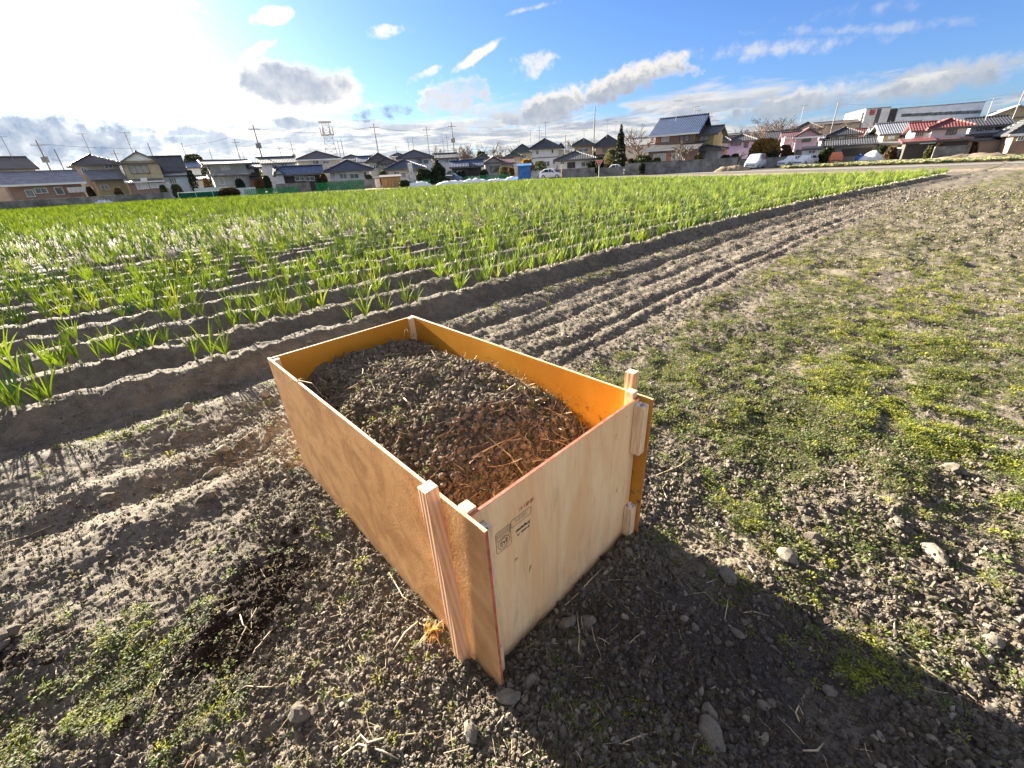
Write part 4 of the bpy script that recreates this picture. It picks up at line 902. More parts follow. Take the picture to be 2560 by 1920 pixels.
        if rg_:
            cb = MB()
            for p, q in rg_:
                p, q = np.array(p, float), np.array(q, float)
                if np.linalg.norm(q-p) > .4: cb.tube([p+[0, 0, .05], q+[0, 0, .05]], .13, 5)
            cb.build('ridge_tiles', rm, ro)
        if wall != 'none' and ov > .2:   # fascia board and gutter
            MB().box(X0+.02, X1-.02, Y0-.07, Y0-.005, zz-th-.05, zz-.02).build('gutter', M['trim'] if wall in ('cream', 'pink', 'brown') else M['dtrim'], ro)
        return xa, xb, ze, zr
    def win(s, x0, x1, y0, y1, y=0., fr='trim', pane='glass', name='window', div=2, sill=True):
        xa, za = s.hit(x0, y1, y); xb, zb = s.hit(x1, y0, y); xa2, _ = s.hit(x0, y0, y); xb2, _ = s.hit(x1, y1, y)
        xa, xb = (xa+xa2)/2, (xb+xb2)/2; za = max(za, .05)
        t = .07; mb = MB().box(xa-t, xb+t, y-.09, y-.002, zb, zb+t).box(xa-t, xb+t, y-(.14 if sill else .09), y-.002, za-t, za).box(xa-t, xa, y-.09, y-.002, za, zb).box(xb, xb+t, y-.09, y-.002, za, zb)
        for k in range(1, div): xm = xa+(xb-xa)*k/div; mb.box(xm-.03, xm+.03, y-.08, y-.03, za, zb)
        f = mb.build(name, M[fr], s.e); MB().box(xa, xb, y-.045, y-.015, za, zb).build('pane', M[pane], f); return f
    def block(s, x0, x1, y0, y1, m, name, y=0., dp=.3, lab=None):
        xa, za = s.hit(x0, y1, y); xb, zb = s.hit(x1, y0, y); za = max(za, .0)
        o = MB().box(min(xa, xb), max(xa, xb), y, y+dp, za, zb).build(name, M[m], s.e)
        if lab: o['label'] = lab
        return o
    def rail(s, x0, x1, y0, y1, y=0., m='trim', n=14, name='balcony_railing'):
        xa, za = s.hit(x0, y1, y); xb, zb = s.hit(x1, y0, y); mb = MB().box(xa, xb, y-.06, y, zb-.08, zb).box(xa, xb, y-.06, y, za, za+.08)
        for k in range(n+1): x = xa+(xb-xa)*k/n; mb.box(x-.025, x+.025, y-.05, y-.01, za+.08, zb-.08)
        mb.build(name, M[m], s.e)
H = House
h = H('low_house', 'long dark roofed house behind the grey tiled long house at far left', 118, 30, 500, 8); h.body(-60, 86, 421, 393, 9, 'tan', 'brown', 'gx')
h = H('long_house', 'long single storey house with shiny grey tiled roof at far left', 96, 108, 498, 4); h.body(12, 200, 457, 429, 7, 'brown', 'tile', 'gx', ov=.7)
h.win(66, 84, 475, 492, div=1, name='door'); h.win(88, 117, 470, 483); h.win(139, 157, 468, 486, div=1, name='door'); h.block(172, 230, 466, 482, 'curtain', 'awning_screen', y=-1.2, dp=.08)
h = H('two_storey_house', 'brown hip roofed two storey house left of the yellow gabled one', 106, 245, 485, 6); h.body(188, 296, 409, 387, 8, 'beige', 'brown', 'hip', ridge=.2)
h.win(205, 217, 420, 434); h.win(262, 280, 412, 420); h.body(234, 308, 447, 422, 3.2, 'yellow', 'tile', 'shed', y=-3.4, ov=.5); h.win(253, 270, 463, 474, y=-3.4, div=2)
h = H('gabled_house', 'yellow beige two storey house with a white gable and shuttered window', 98, 350, 485, 2); xa, xb, ze, zr = h.body(304, 395, 406, 382, 8.5, 'yellow', 'grey', 'gy', ov=.6)
MB().add([(xa-.1, -.16, ze+.25), (xb+.1, -.16, ze+.25), ((xa+xb)/2, -.16, zr-.25)], [(0, 1, 2)]).add([(xa-.1, -.02, ze+.25), (xb+.1, -.02, ze+.25), ((xa+xb)/2, -.02, zr-.25)], [(0, 2, 1)]).build('gable_board', M['trim'], h.e)
h.win(324, 371, 413, 434, fr='dtrim', pane='shutter', div=3); h.body(318, 404, 452, 446, 2.6, 'brown', 'grey', 'shed', y=-2.7, ov=.4, th=.15); h.win(342, 371, 458, 473, y=-2.7, pane='curtain'); h.win(376, 424, 457, 470, y=-2.7, pane='curtain', div=3); h.block(353, 366, 444, 453, 'trim', 'air_conditioner', y=-3.2, dp=.4)
h = H('dark_roofed_house', 'pale grey house under a big dark roof beside the yellow gabled one', 104, 430, 480, -4); h.body(388, 455, 427, 391, 8, 'dgrey', 'black', 'gx'); h.body(400, 466, 438, 432, 3, 'bluew', 'lgrey', 'shed', y=-3.2, ov=.3); h.win(424, 440, 444, 458, y=-3.2, div=3)
h = H('blue_roofed_cottage', 'small house with a bright blue roof between the dark roof and the flat grey house', 128, 476, 470); h.body(460, 498, 418, 407, 7, 'white', 'bluet', 'gx', ov=.3); h.win(468, 478, 424, 434)
h = H('low_white_house', 'low pale house in front of the small bright blue roof', 106, 485, 478); h.body(466, 520, 447, 440, 6, 'white', 'grey', 'gx', ov=.3)
h = H('flat_roofed_house', 'grey brown two storey house with wide flat eaves behind a white wall', 95, 570, 474, 3); h.body(520, 612, 407, 401, 8, 'grey', 'grey', 'hip', ov=1.0, ridge=8.); h.win(552, 572, 410, 425, pane='curtain'); h.body(530, 616, 438, 433, 3, 'grey', 'lgrey', 'flat', y=-2.2, ov=.7, th=.1); h.win(548, 560, 444, 462, y=-2.2, div=1, pane='shutter'); h.win(590, 602, 440, 448, y=-2.2)
h = H('dark_timber_house', 'narrow dark brown timber house with curved eaves beside the flat roofed house', 100, 630, 472, 0); h.body(612, 645, 417, 409, 6, 'dark', 'grey', 'gx', ov=.6); h.win(619, 634, 422, 430, pane='curtain'); h.body(620, 650, 443, 438, 3, 'orange', 'black', 'shed', y=-1.5, ov=.3)
h = H('pale_long_house', 'pale grey long house behind the tallest near pole', 108, 690, 465, 0); h.body(648, 734, 406, 393, 9, 'white', 'slate', 'gx'); h.win(704, 718, 408, 416); h.win(680, 692, 412, 420)
h = H('blue_grey_bungalow', 'bungalow with long blue grey roof behind a low stone wall', 90, 745, 466, -3); h.body(692, 800, 434, 416, 7, 'dark', 'blue', 'gx', ov=.7); h.body(689, 706, 434, 421, 4, 'white', 'blue', 'gy', y=-1., ov=.4); h.win(738, 760, 441, 452); h.win(764, 786, 441, 452)
h = H('cream_hip_house', 'large cream two storey house below the lattice tower', 118, 795, 455, 0); h.body(742, 848, 397, 378, 9, 'cream', 'brown', 'hip'); h.win(782, 797, 401, 410); h.win(808, 822, 403, 409)
h = H('navy_hip_bungalow', 'single storey white house with a broad navy hip roof behind a block wall', 92, 875, 458, 0); h.body(822, 922, 424, 401, 9, 'white', 'navy', 'hip', ov=.9); h.win(832, 836, 431, 441, div=1); h.win(850, 866, 434, 446); h.win(876, 896, 434, 446); h.win(910, 916, 430, 444, div=1)
for k in range(6): h.block(848+k*8, 855+k*8, 432, 434, 'trim', 'laundry_pole', y=-.6-k*.05, dp=.05)
h = H('grey_roofed_house', 'low grey roofed house peeping over the navy hip roof', 124, 885, 452); h.body(856, 902, 396, 388, 8, 'cream', 'brown', 'hip')
h = H('blue_gabled_house', 'small white house with blue gable roof right of the navy roof', 106, 918, 452, 0); h.body(894, 934, 404, 391, 8, 'white', 'blue', 'gx', ov=.4); h.body(914, 940, 405, 394, 6, 'white', 'blue', 'gy', y=-1.5, ov=.3); h.win(924, 934, 410, 416, y=-1.5)
h = H('dark_brown_house', 'dark roofed house with beige upper wall behind the crossarm pole', 104, 955, 450, 0); h.body(922, 972, 401, 384, 8, 'grey', 'brown', 'hip'); h.body(948, 990, 407, 396, 6, 'beige', 'brown', 'hip', y=-1.6); h.win(952, 968, 409, 415, y=-1.6); h.win(934, 944, 412, 422, y=-.02)
h = H('far_roofs_house', 'distant pale house seen over the white hip house', 150, 1000, 440); h.body(978, 1012, 390, 383, 8, 'cream', 'slate', 'hip')
h = H('white_hip_house', 'white two storey house with slate hip roof left of the dark pine', 102, 1035, 448, 0); h.body(996, 1078, 393, 376, 9, 'white', 'slate', 'hip'); h.win(1043, 1054, 399, 407, fr='dtrim'); h.win(1060, 1070, 401, 408, fr='dtrim')
h = H('sign_house', 'single storey house with navy pyramid roof beside the vertical sign', 88, 1012, 450, 0); h.body(970, 1056, 420, 400, 8, 'white', 'navy', 'hip', ov=.8, ridge=.2); h.win(986, 998, 430, 440); h.win(1004, 1014, 432, 443, div=1, pane='shutter', name='door')
h = H('white_gable_house', 'white two storey house with a long slate roof behind the pine', 106, 1112, 445, 0); h.body(1086, 1140, 394, 384, 8, 'white', 'slate', 'gx', ov=.5); h.win(1112, 1120, 400, 406); h.win(1128, 1134, 402, 408)
h = H('pale_pink_house', 'pale pink gabled house far behind the carport', 130, 1165, 440, 0); h.body(1146, 1184, 396, 386, 8, 'pink', 'lgrey', 'gy')
h = H('teal_roof_house', 'low house with two overlapping blue gables and an open carport', 92, 1165, 446, 0); h.body(1160, 1204, 414, 400, 6, 'white', 'blue', 'gx', ov=.5); h.body(1128, 1168, 416, 403, 6, 'dark', 'blue', 'gx', y=-2., ov=.4); h.block(1160, 1202, 418, 442, 'w_dark', 'carport_shade_panel', y=-.03, dp=.04)  # dark panel paints the shaded carport interior on the wall
h = H('far_grey_house', 'white house with a grey hip roof behind the two blue gables', 118, 1206, 436); h.body(1190, 1222, 397, 386, 8, 'white', 'slate', 'hip'); h.win(1196, 1208, 400, 408, fr='dtrim')
h = H('maroon_gable_house', 'pale grey gabled cottage with a maroon brown roof', 94, 1245, 438, 4); h.body(1214, 1254, 405, 392, 9, 'grey', 'maroon', 'gy', ov=.5); h.body(1254, 1284, 406, 394, 7, 'grey', 'maroon', 'gx', y=.6, ov=.4); h.win(1226, 1248, 415, 430, fr='dtrim')
h = H('green_roofed_house', 'brownish house with dark green hip roof left of the white villa', 112, 1300, 432, 0); h.body(1282, 1330, 380, 362, 9, 'beige', 'green', 'hip'); h.body(1268, 1300, 390, 382, 6, 'beige', 'green', 'hip', y=-2); h.win(1304, 1316, 386, 396)
h = H('white_villa', 'tall white two storey house with a dark pyramid roof and black band', 96, 1368, 432, 0); h.body(1330, 1396, 369, 348, 8, 'white', 'black', 'hip', ov=.6, ridge=.2); h.body(1396, 1408, 371, 360, 7, 'cream', 'black', 'hip', y=1., ov=.3); h.win(1340, 1346, 376, 386, div=1); h.win(1380, 1382, 374, 382, div=1, fr='dtrim'); h.block(1330, 1396, 393, 394.5, 'dtrim', 'wall_band', y=-.04, dp=.03); h.win(1358, 1374, 403, 416); h.win(1382, 1388, 402, 410)
h = H('white_bungalow', 'white single storey house with slate hip roof and white ridge', 82, 1435, 433, 0); h.body(1394, 1482, 397, 379, 8, 'white', 'slate', 'hip', ov=.7); h.win(1419, 1437, 406, 420, pane='w_dark', fr='dtrim'); h.win(1454, 1474, 405, 416); h.win(1402, 1410, 402, 410)
h = H('olive_small_house', 'yellow olive house with green hip roof left of the tall bare pole', 98, 1456, 425, 0); h.body(1436, 1481, 361, 348, 7, 'yellow', 'green', 'hip'); h.win(1446, 1470, 371, 381)
h = H('brown_pyramid_house', 'taupe house with a steep black pyramid roof left of the cypress', 98, 1518, 422, 0); h.body(1490, 1549, 363, 339, 8, 'tan', 'black', 'hip', ridge=.2); h.win(1508, 1524, 368, 380, fr='dtrim'); h.body(1486, 1508, 390, 380, 5, 'tan', 'black', 'shed', y=-2, ov=.3)
h = H('pale_block_building', 'pale building half hidden behind the bare tree', 125, 1600, 415, 0, 'building'); h.body(1565, 1640, 362, 345, 9, 'cream', 'lgrey', 'gx', ov=.2)
h = H('brown_farmhouse', 'large pinkish brown farmhouse with shiny blue tiled gable roof', 84, 1690, 415, -14); h.body(1640, 1737, 333, 294, 9, 'brown', 'blue', 'gx', ov=.9); h.win(1655, 1672, 341, 354, pane='curtain'); h.win(1700, 1722, 339, 352, fr='dtrim')
h.block(1639, 1651, 345, 358, 'w_orange', 'shutter_box', y=-.15, dp=.14)
h.body(1622, 1738, 370, 359, 4, 'brown', 'slate', 'shed', y=-4.2, ov=.6); h.win(1634, 1664, 384, 402, y=-4.2, pane='curtain', div=3); h.win(1679, 1702, 382, 400, y=-4.2, pane='curtain'); h.block(1665, 1677, 383, 402, 'w_orange', 'shutter_panel', y=-4.3, dp=.09)
h.body(1740, 1786, 334, 318, 8, 'olive', 'slate', 'gx', y=1.5, ov=.7); h.win(1749, 1772, 339, 352, y=1.5, fr='dtrim'); h.body(1722, 1796, 372, 364, 6, 'grey', 'slate', 'hip', y=-1, ov=.5); h.win(1725, 1736, 381, 397, y=-1, fr='dtrim', div=1); h.win(1751, 1762, 379, 391, y=-1, fr='dtrim')
h = H('small_white_house', 'small white house with slate roof right of the farmhouse', 100, 1808, 405, 0); h.body(1792, 1820, 352, 341, 7, 'white', 'slate', 'hip'); h.block(1798, 1818, 371, 388, 'w_orange', 'door_panel', y=-.1, dp=.08)
h = H('lavender_house', 'lavender walled two storey house with a slate hip roof', 100, 1855, 400, 0); h.body(1820, 1886, 351, 337, 8, 'lav', 'slate', 'hip'); h.win(1830, 1852, 356, 364, fr='dtrim'); h.win(1862, 1870, 356, 368, fr='dtrim')
h = H('half_hidden_house', 'white walled house with black lean roof behind the golden bush', 108, 1945, 395, 0); h.body(1922, 1962, 345, 329, 8, 'tan', 'black', 'gx', ov=.6); h.win(1944, 1954, 350, 362, fr='dtrim')
h = H('pink_house', 'pink two storey house with maroon gable and small balcony', 92, 2015, 395, 6); h.body(1992, 2046, 340, 323, 8, 'pink', 'maroon', 'gy', ov=.6); h.win(2007, 2026, 345, 354, fr='dtrim'); h.body(1962, 1993, 342, 331, 6, 'pink', 'maroon', 'gx', y=1.2, ov=.5); h.rail(1968, 1990, 355, 362, y=.3); h.block(1958, 1964, 341, 362, 'trim', 'balcony_post', y=.2, dp=.3); h.win(1990, 2003, 375, 388, fr='dtrim'); h.block(1962, 1980, 371, 390, 'w_dark', 'carport_shade_panel', y=1.1, dp=.08)  # carport interior shade painted as a dark panel
h = H('white_porch', 'small white conservatory with flat roof in front of the pink house', 84, 2030, 397, 0, 'porch', 'outbuildings'); h.body(2010, 2050, 370, 367, 3, 'white', 'lgrey', 'flat', ov=.3); h.win(2022, 2038, 376, 383, fr='trim')
h = H('black_roofed_house', 'white and blue two storey house with black hip roof by a leaning pole', 98, 2110, 395, 6); h.body(2078, 2148, 335, 320, 8, 'bluew', 'black', 'hip'); h.win(2078, 2096, 342, 353, fr='dtrim'); h.win(2112, 2142, 341, 348, fr='dtrim', div=3); h.body(2056, 2080, 347, 340, 6, 'white', 'lgrey', 'gx', y=1.5, ov=.4)
h = H('garage_row', 'row of dark open garages with slate roof below the black roofed house', 86, 2130, 395, 4, 'garage', 'outbuildings'); h.body(2072, 2186, 360, 347, 7, 'dgrey', 'slate', 'gx', ov=.4); h.block(2100, 2182, 368, 392, 'w_dark', 'garage_shade_panel', y=-.03, dp=.04); h.block(2122, 2196, 357, 362, 'w_bluew', 'corrugated_awning', y=-1.2, dp=1.2)  # dark panel on the front stands in for the shade inside the garages
h = H('red_cottage', 'cottage with a plain red roof behind the black roofed house', 108, 2165, 385, 6); h.body(2140, 2186, 341, 322, 8, 'white', 'red', 'gx', ov=.5)
h = H('pale_gable_house', 'pale house with white edged grey roof between two red roofs', 100, 2205, 385, 8); h.body(2180, 2224, 343, 318, 8, 'cream', 'lgrey', 'gx', ov=.4); h.win(2186, 2200, 348, 354)
h = H('yellow_walled_house', 'house with yellow lit wall and grey blue roof left of the red roofed villa', 94, 2260, 382, 12); h.body(2212, 2300, 331, 306, 9, 'yellow', 'tile', 'gx', ov=.7); h.win(2250, 2268, 336, 346, fr='dtrim'); h.win(2222, 2236, 337, 346); h.body(2206, 2260, 356, 349, 5, 'yellow', 'tile', 'shed', y=-2.5, ov=.4)
h = H('red_roofed_villa', 'white villa with bright red tiled roofs on both storeys', 84, 2350, 384, 10); h.body(2334, 2422, 316, 299, 8, 'white', 'red', 'hip', ov=.6); h.win(2368, 2390, 323, 336, fr='dtrim', div=3); h.body(2290, 2336, 324, 306, 6.5, 'white', 'red', 'gx', y=1., ov=.5); h.win(2289, 2298, 327, 341, y=1.); h.win(2300, 2308, 327, 341, y=1.); h.rail(2310, 2334, 332, 345, y=.2)
h.body(2268, 2330, 352, 343, 3, 'dark', 'red', 'shed', y=-2.6, ov=.5); h.body(2336, 2426, 346, 343, 3, 'dark', 'red', 'shed', y=-1.6, ov=.3); h.block(2300, 2340, 356, 360, 'w_white', 'awning', y=-3.2, dp=2.)  # lower walls coloured dark for the shade of an open carport
h = H('white_black_roof_house', 'white two storey house with black roof at the right between two leaning poles', 92, 2480, 380, 10); h.body(2434, 2520, 311, 293, 9, 'white', 'black', 'gx', ov=.6); h.win(2446, 2458, 315, 326, fr='dtrim'); h.win(2468, 2480, 314, 324, fr='dtrim'); h.win(2492, 2512, 313, 323, fr='dtrim'); h.body(2430, 2500, 334, 330, 4, 'dgrey', 'black', 'shed', y=-2, ov=.3); h.win(2436, 2446, 348, 360, y=-2, fr='dtrim', div=1); h.win(2454, 2462, 351, 362, y=-2, fr='dtrim', div=1)
h = H('corner_house', 'reddish walled house cut by the right edge of the frame', 80, 2560, 378, 10); h.body(2540, 2620, 330, 300, 9, 'brown', 'slate', 'hip'); h.win(2546, 2558, 340, 350)
# the factory and the hall behind the right houses
h = H('factory', 'big flat roofed factory with white panels and a window band at right', 190, 2320, 330, 22, 'factory', 'large buildings'); h.body(2166, 2227, 271, 270, 18, 'white', 'lgrey', 'flat', ov=.05, name='panel_wall'); h.body(2228, 2248, 273, 272, 16, 'dark', 'grey', 'flat', y=.8, ov=.02); h.body(2156, 2165.6, 283, 282, 16, 'dgrey', 'grey', 'flat', y=.5, ov=.02); h.body(2249, 2460, 264, 263, 20, 'bluew', 'lgrey', 'flat', y=.2, ov=.05)
M['signred'] = mat('sign_red', (.55, .06, .04), .6, .05)
for k in range(8): h.win(2254+k*25, 2277+k*25, 284-k*1.2, 292-k*1.2, y=.2, fr='dtrim', div=3, sill=False)
h.block(2193, 2194.2, 272, 312, 'dtrim', 'panel_joint', y=-.03, dp=.03)
(x0, z0), (x1, z1) = h.hit(2172, 288, 0.), h.hit(2187, 284, 0.)
cu = bpy.data.curves.new('t', 'FONT'); cu.body = 'FRESH'; cu.size = 2.6; cu.offset = .05; cu.extrude = .05; tmp = bpy.data.objects.new('t', cu); COL.objects.link(tmp); me = bpy.data.meshes.new_from_object(tmp.evaluated_get(bpy.context.evaluated_depsgraph_get())); bpy.data.objects.remove(tmp)
me.materials.clear(); 
for v_ in me.vertices: x_, y_, z_ = v_.co; v_.co = ((x0+x_*(x1-x0)/7.2), -.08-z_, z0+y_*.75)
link('sign_lettering', me, M['signred'], h.e)
h = H('warehouse_hall', 'pale yellow gabled hall rising behind the far right houses', 170, 2530, 320, 10, 'hall', 'large buildings'); h.body(2460, 2620, 292, 271, 30, 'yellow', 'lgrey', 'gy', ov=.5)
h = H('grey_long_building', 'long grey building behind the bare trees right of the farmhouse', 160, 1870, 370, 0, 'building', 'large buildings'); h.body(1800, 1990, 333, 330, 10, 'dgrey', 'slate', 'gx', ov=.2)
h = H('tan_hall', 'tan low pitched hall behind the pink and black roofed houses', 175, 2110, 345, 8, 'hall', 'large buildings'); h.body(2042, 2150, 308, 303, 14, 'tan', 'brown', 'gx', ov=.3)
h = H('dark_hall', 'dark wide roof behind the pink house and bare trees', 150, 2010, 350, 5, 'hall', 'large buildings'); h.body(1984, 2055, 322, 307, 14, 'dgrey', 'brown', 'hip', ov=.3)
# ------------------------------------------------------------------ walls, fences, sheds
M['block'] = mat('concrete_block', (.20, .195, .185), .95, .3, .9, .4, 12); M['pan'] = mat('white_fence_panel', (.55, .60, .58), .6, .1); M['net'] = mat('green_net', (.02, .17, .115), .8, .2, 3, trans=.5); M['wood'] = mat('shed_wood', (.40, .24, .10), .8, .25, 2, stretch=(6, 1, .4)); M['tarp'] = mat('blue_tarp', (.03, .14, .42), .4, .2, 1.5, .5, 3); M['sheet'] = mat('white_vinyl_sheet', (.72, .74, .74), .35, .12, 2, .6, 4); M['metal'] = mat('galvanised_metal', (.22, .22, .22), .6, .1, 5, metal=.0)
def wallrun(name, label, pts, hgt, m, cat='wall', n=None, th=.15, cap=True, group='garden walls round the houses'):
    "pts: list of (px, py, D) ground points; builds coping plus block courses as real relief"
    P = [at(*p) for p in pts]; c = (P[0]+P[-1])/2; e = empty(name, (*c, 0)); tag(e, label, cat, group)
    mb = MB(); cp = MB(); jb = MB()
    for a, b_ in zip(P[:-1], P[1:]):
        d = b_-a; L = np.linalg.norm(d); d = d/L; nn = np.array([-d[1], d[0]])*th/2; a2, b2 = a-c, b_-c
        def q(p, s, z): return (*(p+nn*s), z)
        mb.hexa([q(a2, -1, 0), q(b2, -1, 0), q(b2, 1, 0), q(a2, 1, 0), q(a2, -1, hgt), q(b2, -1, hgt), q(b2, 1, hgt), q(a2, 1, hgt)])
        if cap: cp.hexa([q(a2, -1.4, hgt+.002), q(b2, -1.4, hgt+.002), q(b2, 1.4, hgt+.002), q(a2, 1.4, hgt+.002), q(a2, -1.4, hgt+.07), q(b2, -1.4, hgt+.07), q(b2, 1.4, hgt+.07), q(a2, 1.4, hgt+.07)])
        k = 0
        while k*3. < L:
            p = a2+d*min(k*3., L); jb.hexa([q(p-d*.1, -2.2, 0), q(p+d*.1, -2.2, 0), q(p+d*.1, -1.01, 0), q(p-d*.1, -1.01, 0), q(p-d*.1, -2.2, hgt-.05), q(p+d*.1, -2.2, hgt-.05), q(p+d*.1, -1.01, hgt-.05), q(p-d*.1, -1.01, hgt-.05)]); k += 1
    mb.build('wall', M[m], e); jb.build('buttress', M[m], e)
    if cap: cp.build('coping', M[m], e)
    return e
wallrun('garden_wall', 'dark weathered block wall below the long houses at far left', [(-80, 512, 88), (120, 500, 86), (250, 494, 84), (425, 484, 84)], 1.15, 'block')
wallrun('garden_wall', 'white panel wall in front of the flat roofed house, left piece', [(488, 476, 86), (570, 472, 86)], 1.5, 'pan', cap=False); wallrun('garden_wall', 'white panel wall in front of the flat roofed house, right piece', [(578, 470, 86), (638, 467, 86)], 1.2, 'pan', cap=False)
wallrun('garden_wall', 'mottled stone wall below the blue grey bungalow', [(692, 468, 84), (776, 466, 84)], 1.4, 'block'); wallrun('garden_wall', 'grey block wall below the navy hip bungalow', [(822, 462, 84), (938, 456, 84)], 1.35, 'block')
wallrun('garden_wall', 'block wall along the road below the white bungalow', [(1330, 438, 78), (1400, 434, 76), (1486, 431, 74)], 1.25, 'block'); wallrun('garden_wall', 'broken block wall piece between the stop sign and the farmhouse', [(1498, 430, 74), (1558, 428, 74)], 1.15, 'block')
wallrun('garden_wall', 'long grey block wall below the brown farmhouse', [(1564, 428, 72), (1700, 420, 71), (1842, 412, 72)], 1.55, 'block'); wallrun('garden_wall', 'dark block wall behind the parked van', [(1850, 410, 80), (1965, 402, 82)], 1.3, 'block'); wallrun('garden_wall', 'grey block wall below the red roofed villa', [(2330, 390, 78), (2420, 384, 80)], 1.5, 'block')
def netfence(x0, x1, y, D0, D1, hgt, label, n):
    a, b_ = at(x0, y, D0), at(x1, y, D1); e = empty('net_fence', (*a, 0), math.atan2(*(b_-a)[::-1])); tag(e, label, 'fence', 'green net fences'); L = float(np.linalg.norm(b_-a))
    mb = MB(); k = int(L/.28); rg = np.random.default_rng(int(x0))
    for i in range(k+1): mb.box(i*L/k-.035, i*L/k+.035, -.01, .01, .08, hgt+rg.uniform(-.04, .04))
    for z in np.arange(.1, hgt, .16): mb.box(0, L, -.012, .012, z, z+.075)
    mb.build('net', M['net'], e)
    for i in range(n+1): MB().tube([(i*L/n, .05, 0), (i*L/n, .05, hgt+.15)], .035, 5).build('post', M['dtrim'], e)
netfence(612, 748, 478, 76, 76, 1.0, 'green net fence behind the leeks, left stretch', 4); netfence(791, 912, 470, 72, 72, 1.25, 'green net fence behind the leeks with dark posts, middle stretch', 4); netfence(1000, 1075, 452, 76, 78, .8, 'low green net fence near the sign house', 4); netfence(1160, 1275, 440, 80, 82, 1.0, 'green net fence below the maroon roofed cottage', 6)
e = empty('net_cage', (*at(510, 480, 78), 0), R(30)); tag(e, 'low cage covered in green net beside the leek field', 'cage', 'green net things'); mb = MB(); mb.box(-3, 3, -1, -.97, 0, 1.0).box(-3, 3, 1, 1.03, 0, 1.0).box(-3, 3, -1, 1, 1.0, 1.03); mb.build('net', M['net'], e); mb = MB()
for x_ in (-3, -1, 1, 3): mb.tube([(x_, -1.03, 0), (x_, -1.03, 1.1)], .03, 4)
mb.tube([(-3, -1.03, 1.08), (3, -1.03, 1.08)], .04, 4).build('frame', M['trim'], e)
def shed(x, y, D, w, d, hh, m, label, name='shed', rz=0., roofm='dtrim'):
    a = R(azel(x, y)[0]); e = empty(name, (*at(x, y, D), 0), -a+R(rz)); tag(e, label, 'shed', 'outbuildings'); n = max(2, int(w/.5))
    MB().box(-w/2, w/2, 0, d, 0, hh).build('body', M[m], e); mb = MB()
    for k in range(n): mb.box(-w/2+k*w/n+.02, -w/2+(k+1)*w/n-.02, -.05, -.002, .02, hh-.02)
    mb.build('door_panel', M[m], e); MB().slab((-w/2-.2, -.25, hh+.02), (w/2+.2, -.25, hh+.02), (w/2+.2, d+.2, hh+.3), (-w/2-.2, d+.2, hh+.3), .08).build('roof', M[roofm], e); return e
shed(978, 455, 76, 3.0, 2, 1.6, 'wood', 'low wooden shed with a dark lid at the edge of the yard', roofm='dtrim'); shed(944, 456, 78, .8, .6, 1.5, 'sheet', 'white cabinet beside the low wooden shed', 'cabinet'); e = shed(1311, 440, 73, 2.0, 2.0, 2.1, 'tarp', 'small shed wrapped in bright blue tarpaulin by the road', roofm='tarp')
shed(1105, 446, 84, 3.4, 1.6, 1.2, 'dtrim', 'dark low shelter under the pine'); shed(2455, 382, 86, 5, 3, 2.0, 'w_tan', 'brownish garden shed between the two leaning poles', rz=8)
rg = np.random.default_rng(21)
def heapmesh(L, w, hgt, sd, n=18, mm=8):
    g = np.random.default_rng(sd); vs = []; fs = []
    for i in range(n):
        for j in range(mm):
            t = i/(n-1); s = j/(mm-1); env = math.sin(math.pi*t)**.5*math.sin(math.pi*s)**.7; vs.append(((t-.5)*L, (s-.5)*w, env*hgt*g.uniform(.65, 1.15)))
    for i in range(n-1):
        for j in range(mm-1): fs.append((i*mm+j, (i+1)*mm+j, (i+1)*mm+j+1, i*mm+j+1))
    return MB().add(vs, fs)
for k, (x, y, D, L, hh, lb) in enumerate([(1043, 452, 74, 4.5, .7, 'white sheet heap right of the wooden shed'), (1130, 447, 74, 5.5, .6, 'long white vinyl sheet below the transformer pole'), (1185, 443, 75, 5., .7, 'white sheet heap in front of the carport'), (1240, 440, 75, 4., .5, 'flat white sheet pile before the maroon cottage'), (1283, 439, 75, 3., .7, 'small white sacks heap left of the blue shed')]):
    o = heapmesh(L, 1.6, hh, k).build('vinyl_sheet', M['sheet'], None, True); o.location = (*at(x, y, D), .0); o.rotation_euler[2] = -R(azel(x, y)[0]); tag(o, lb, 'sheet', 'white sheets and sacks by the yard')
for k, (x, y, D, L, hh, mm_, lb, nm) in enumerate([(1832, 421, 69, 4.6, .75, 'verge', 'mound of reddish brown soil left of the parked van', 'soil_mound'), (2440, 386, 76, 8., .7, 'verge', 'brown soil bank at the foot of the white leaning post', 'soil_mound'), (40, 509, 88, 4, .4, 'straw', 'pale heap of straw at the far left field edge', 'straw_heap'), (255, 495, 84, 2.5, .8, 'sheet', 'small white bag heap at the left field edge', 'bag_heap'), (472, 487, 78, 3, .5, 'straw', 'pale straw heap beside the net cage', 'straw_heap')]):
    o = heapmesh(L, 2.2, hh, 20+k).build(nm, M[mm_], None, True); o.location = (*at(x, y, D), .0); o.rotation_euler[2] = -R(azel(x, y)[0]); tag(o, lb, nm.replace('_', ' '))
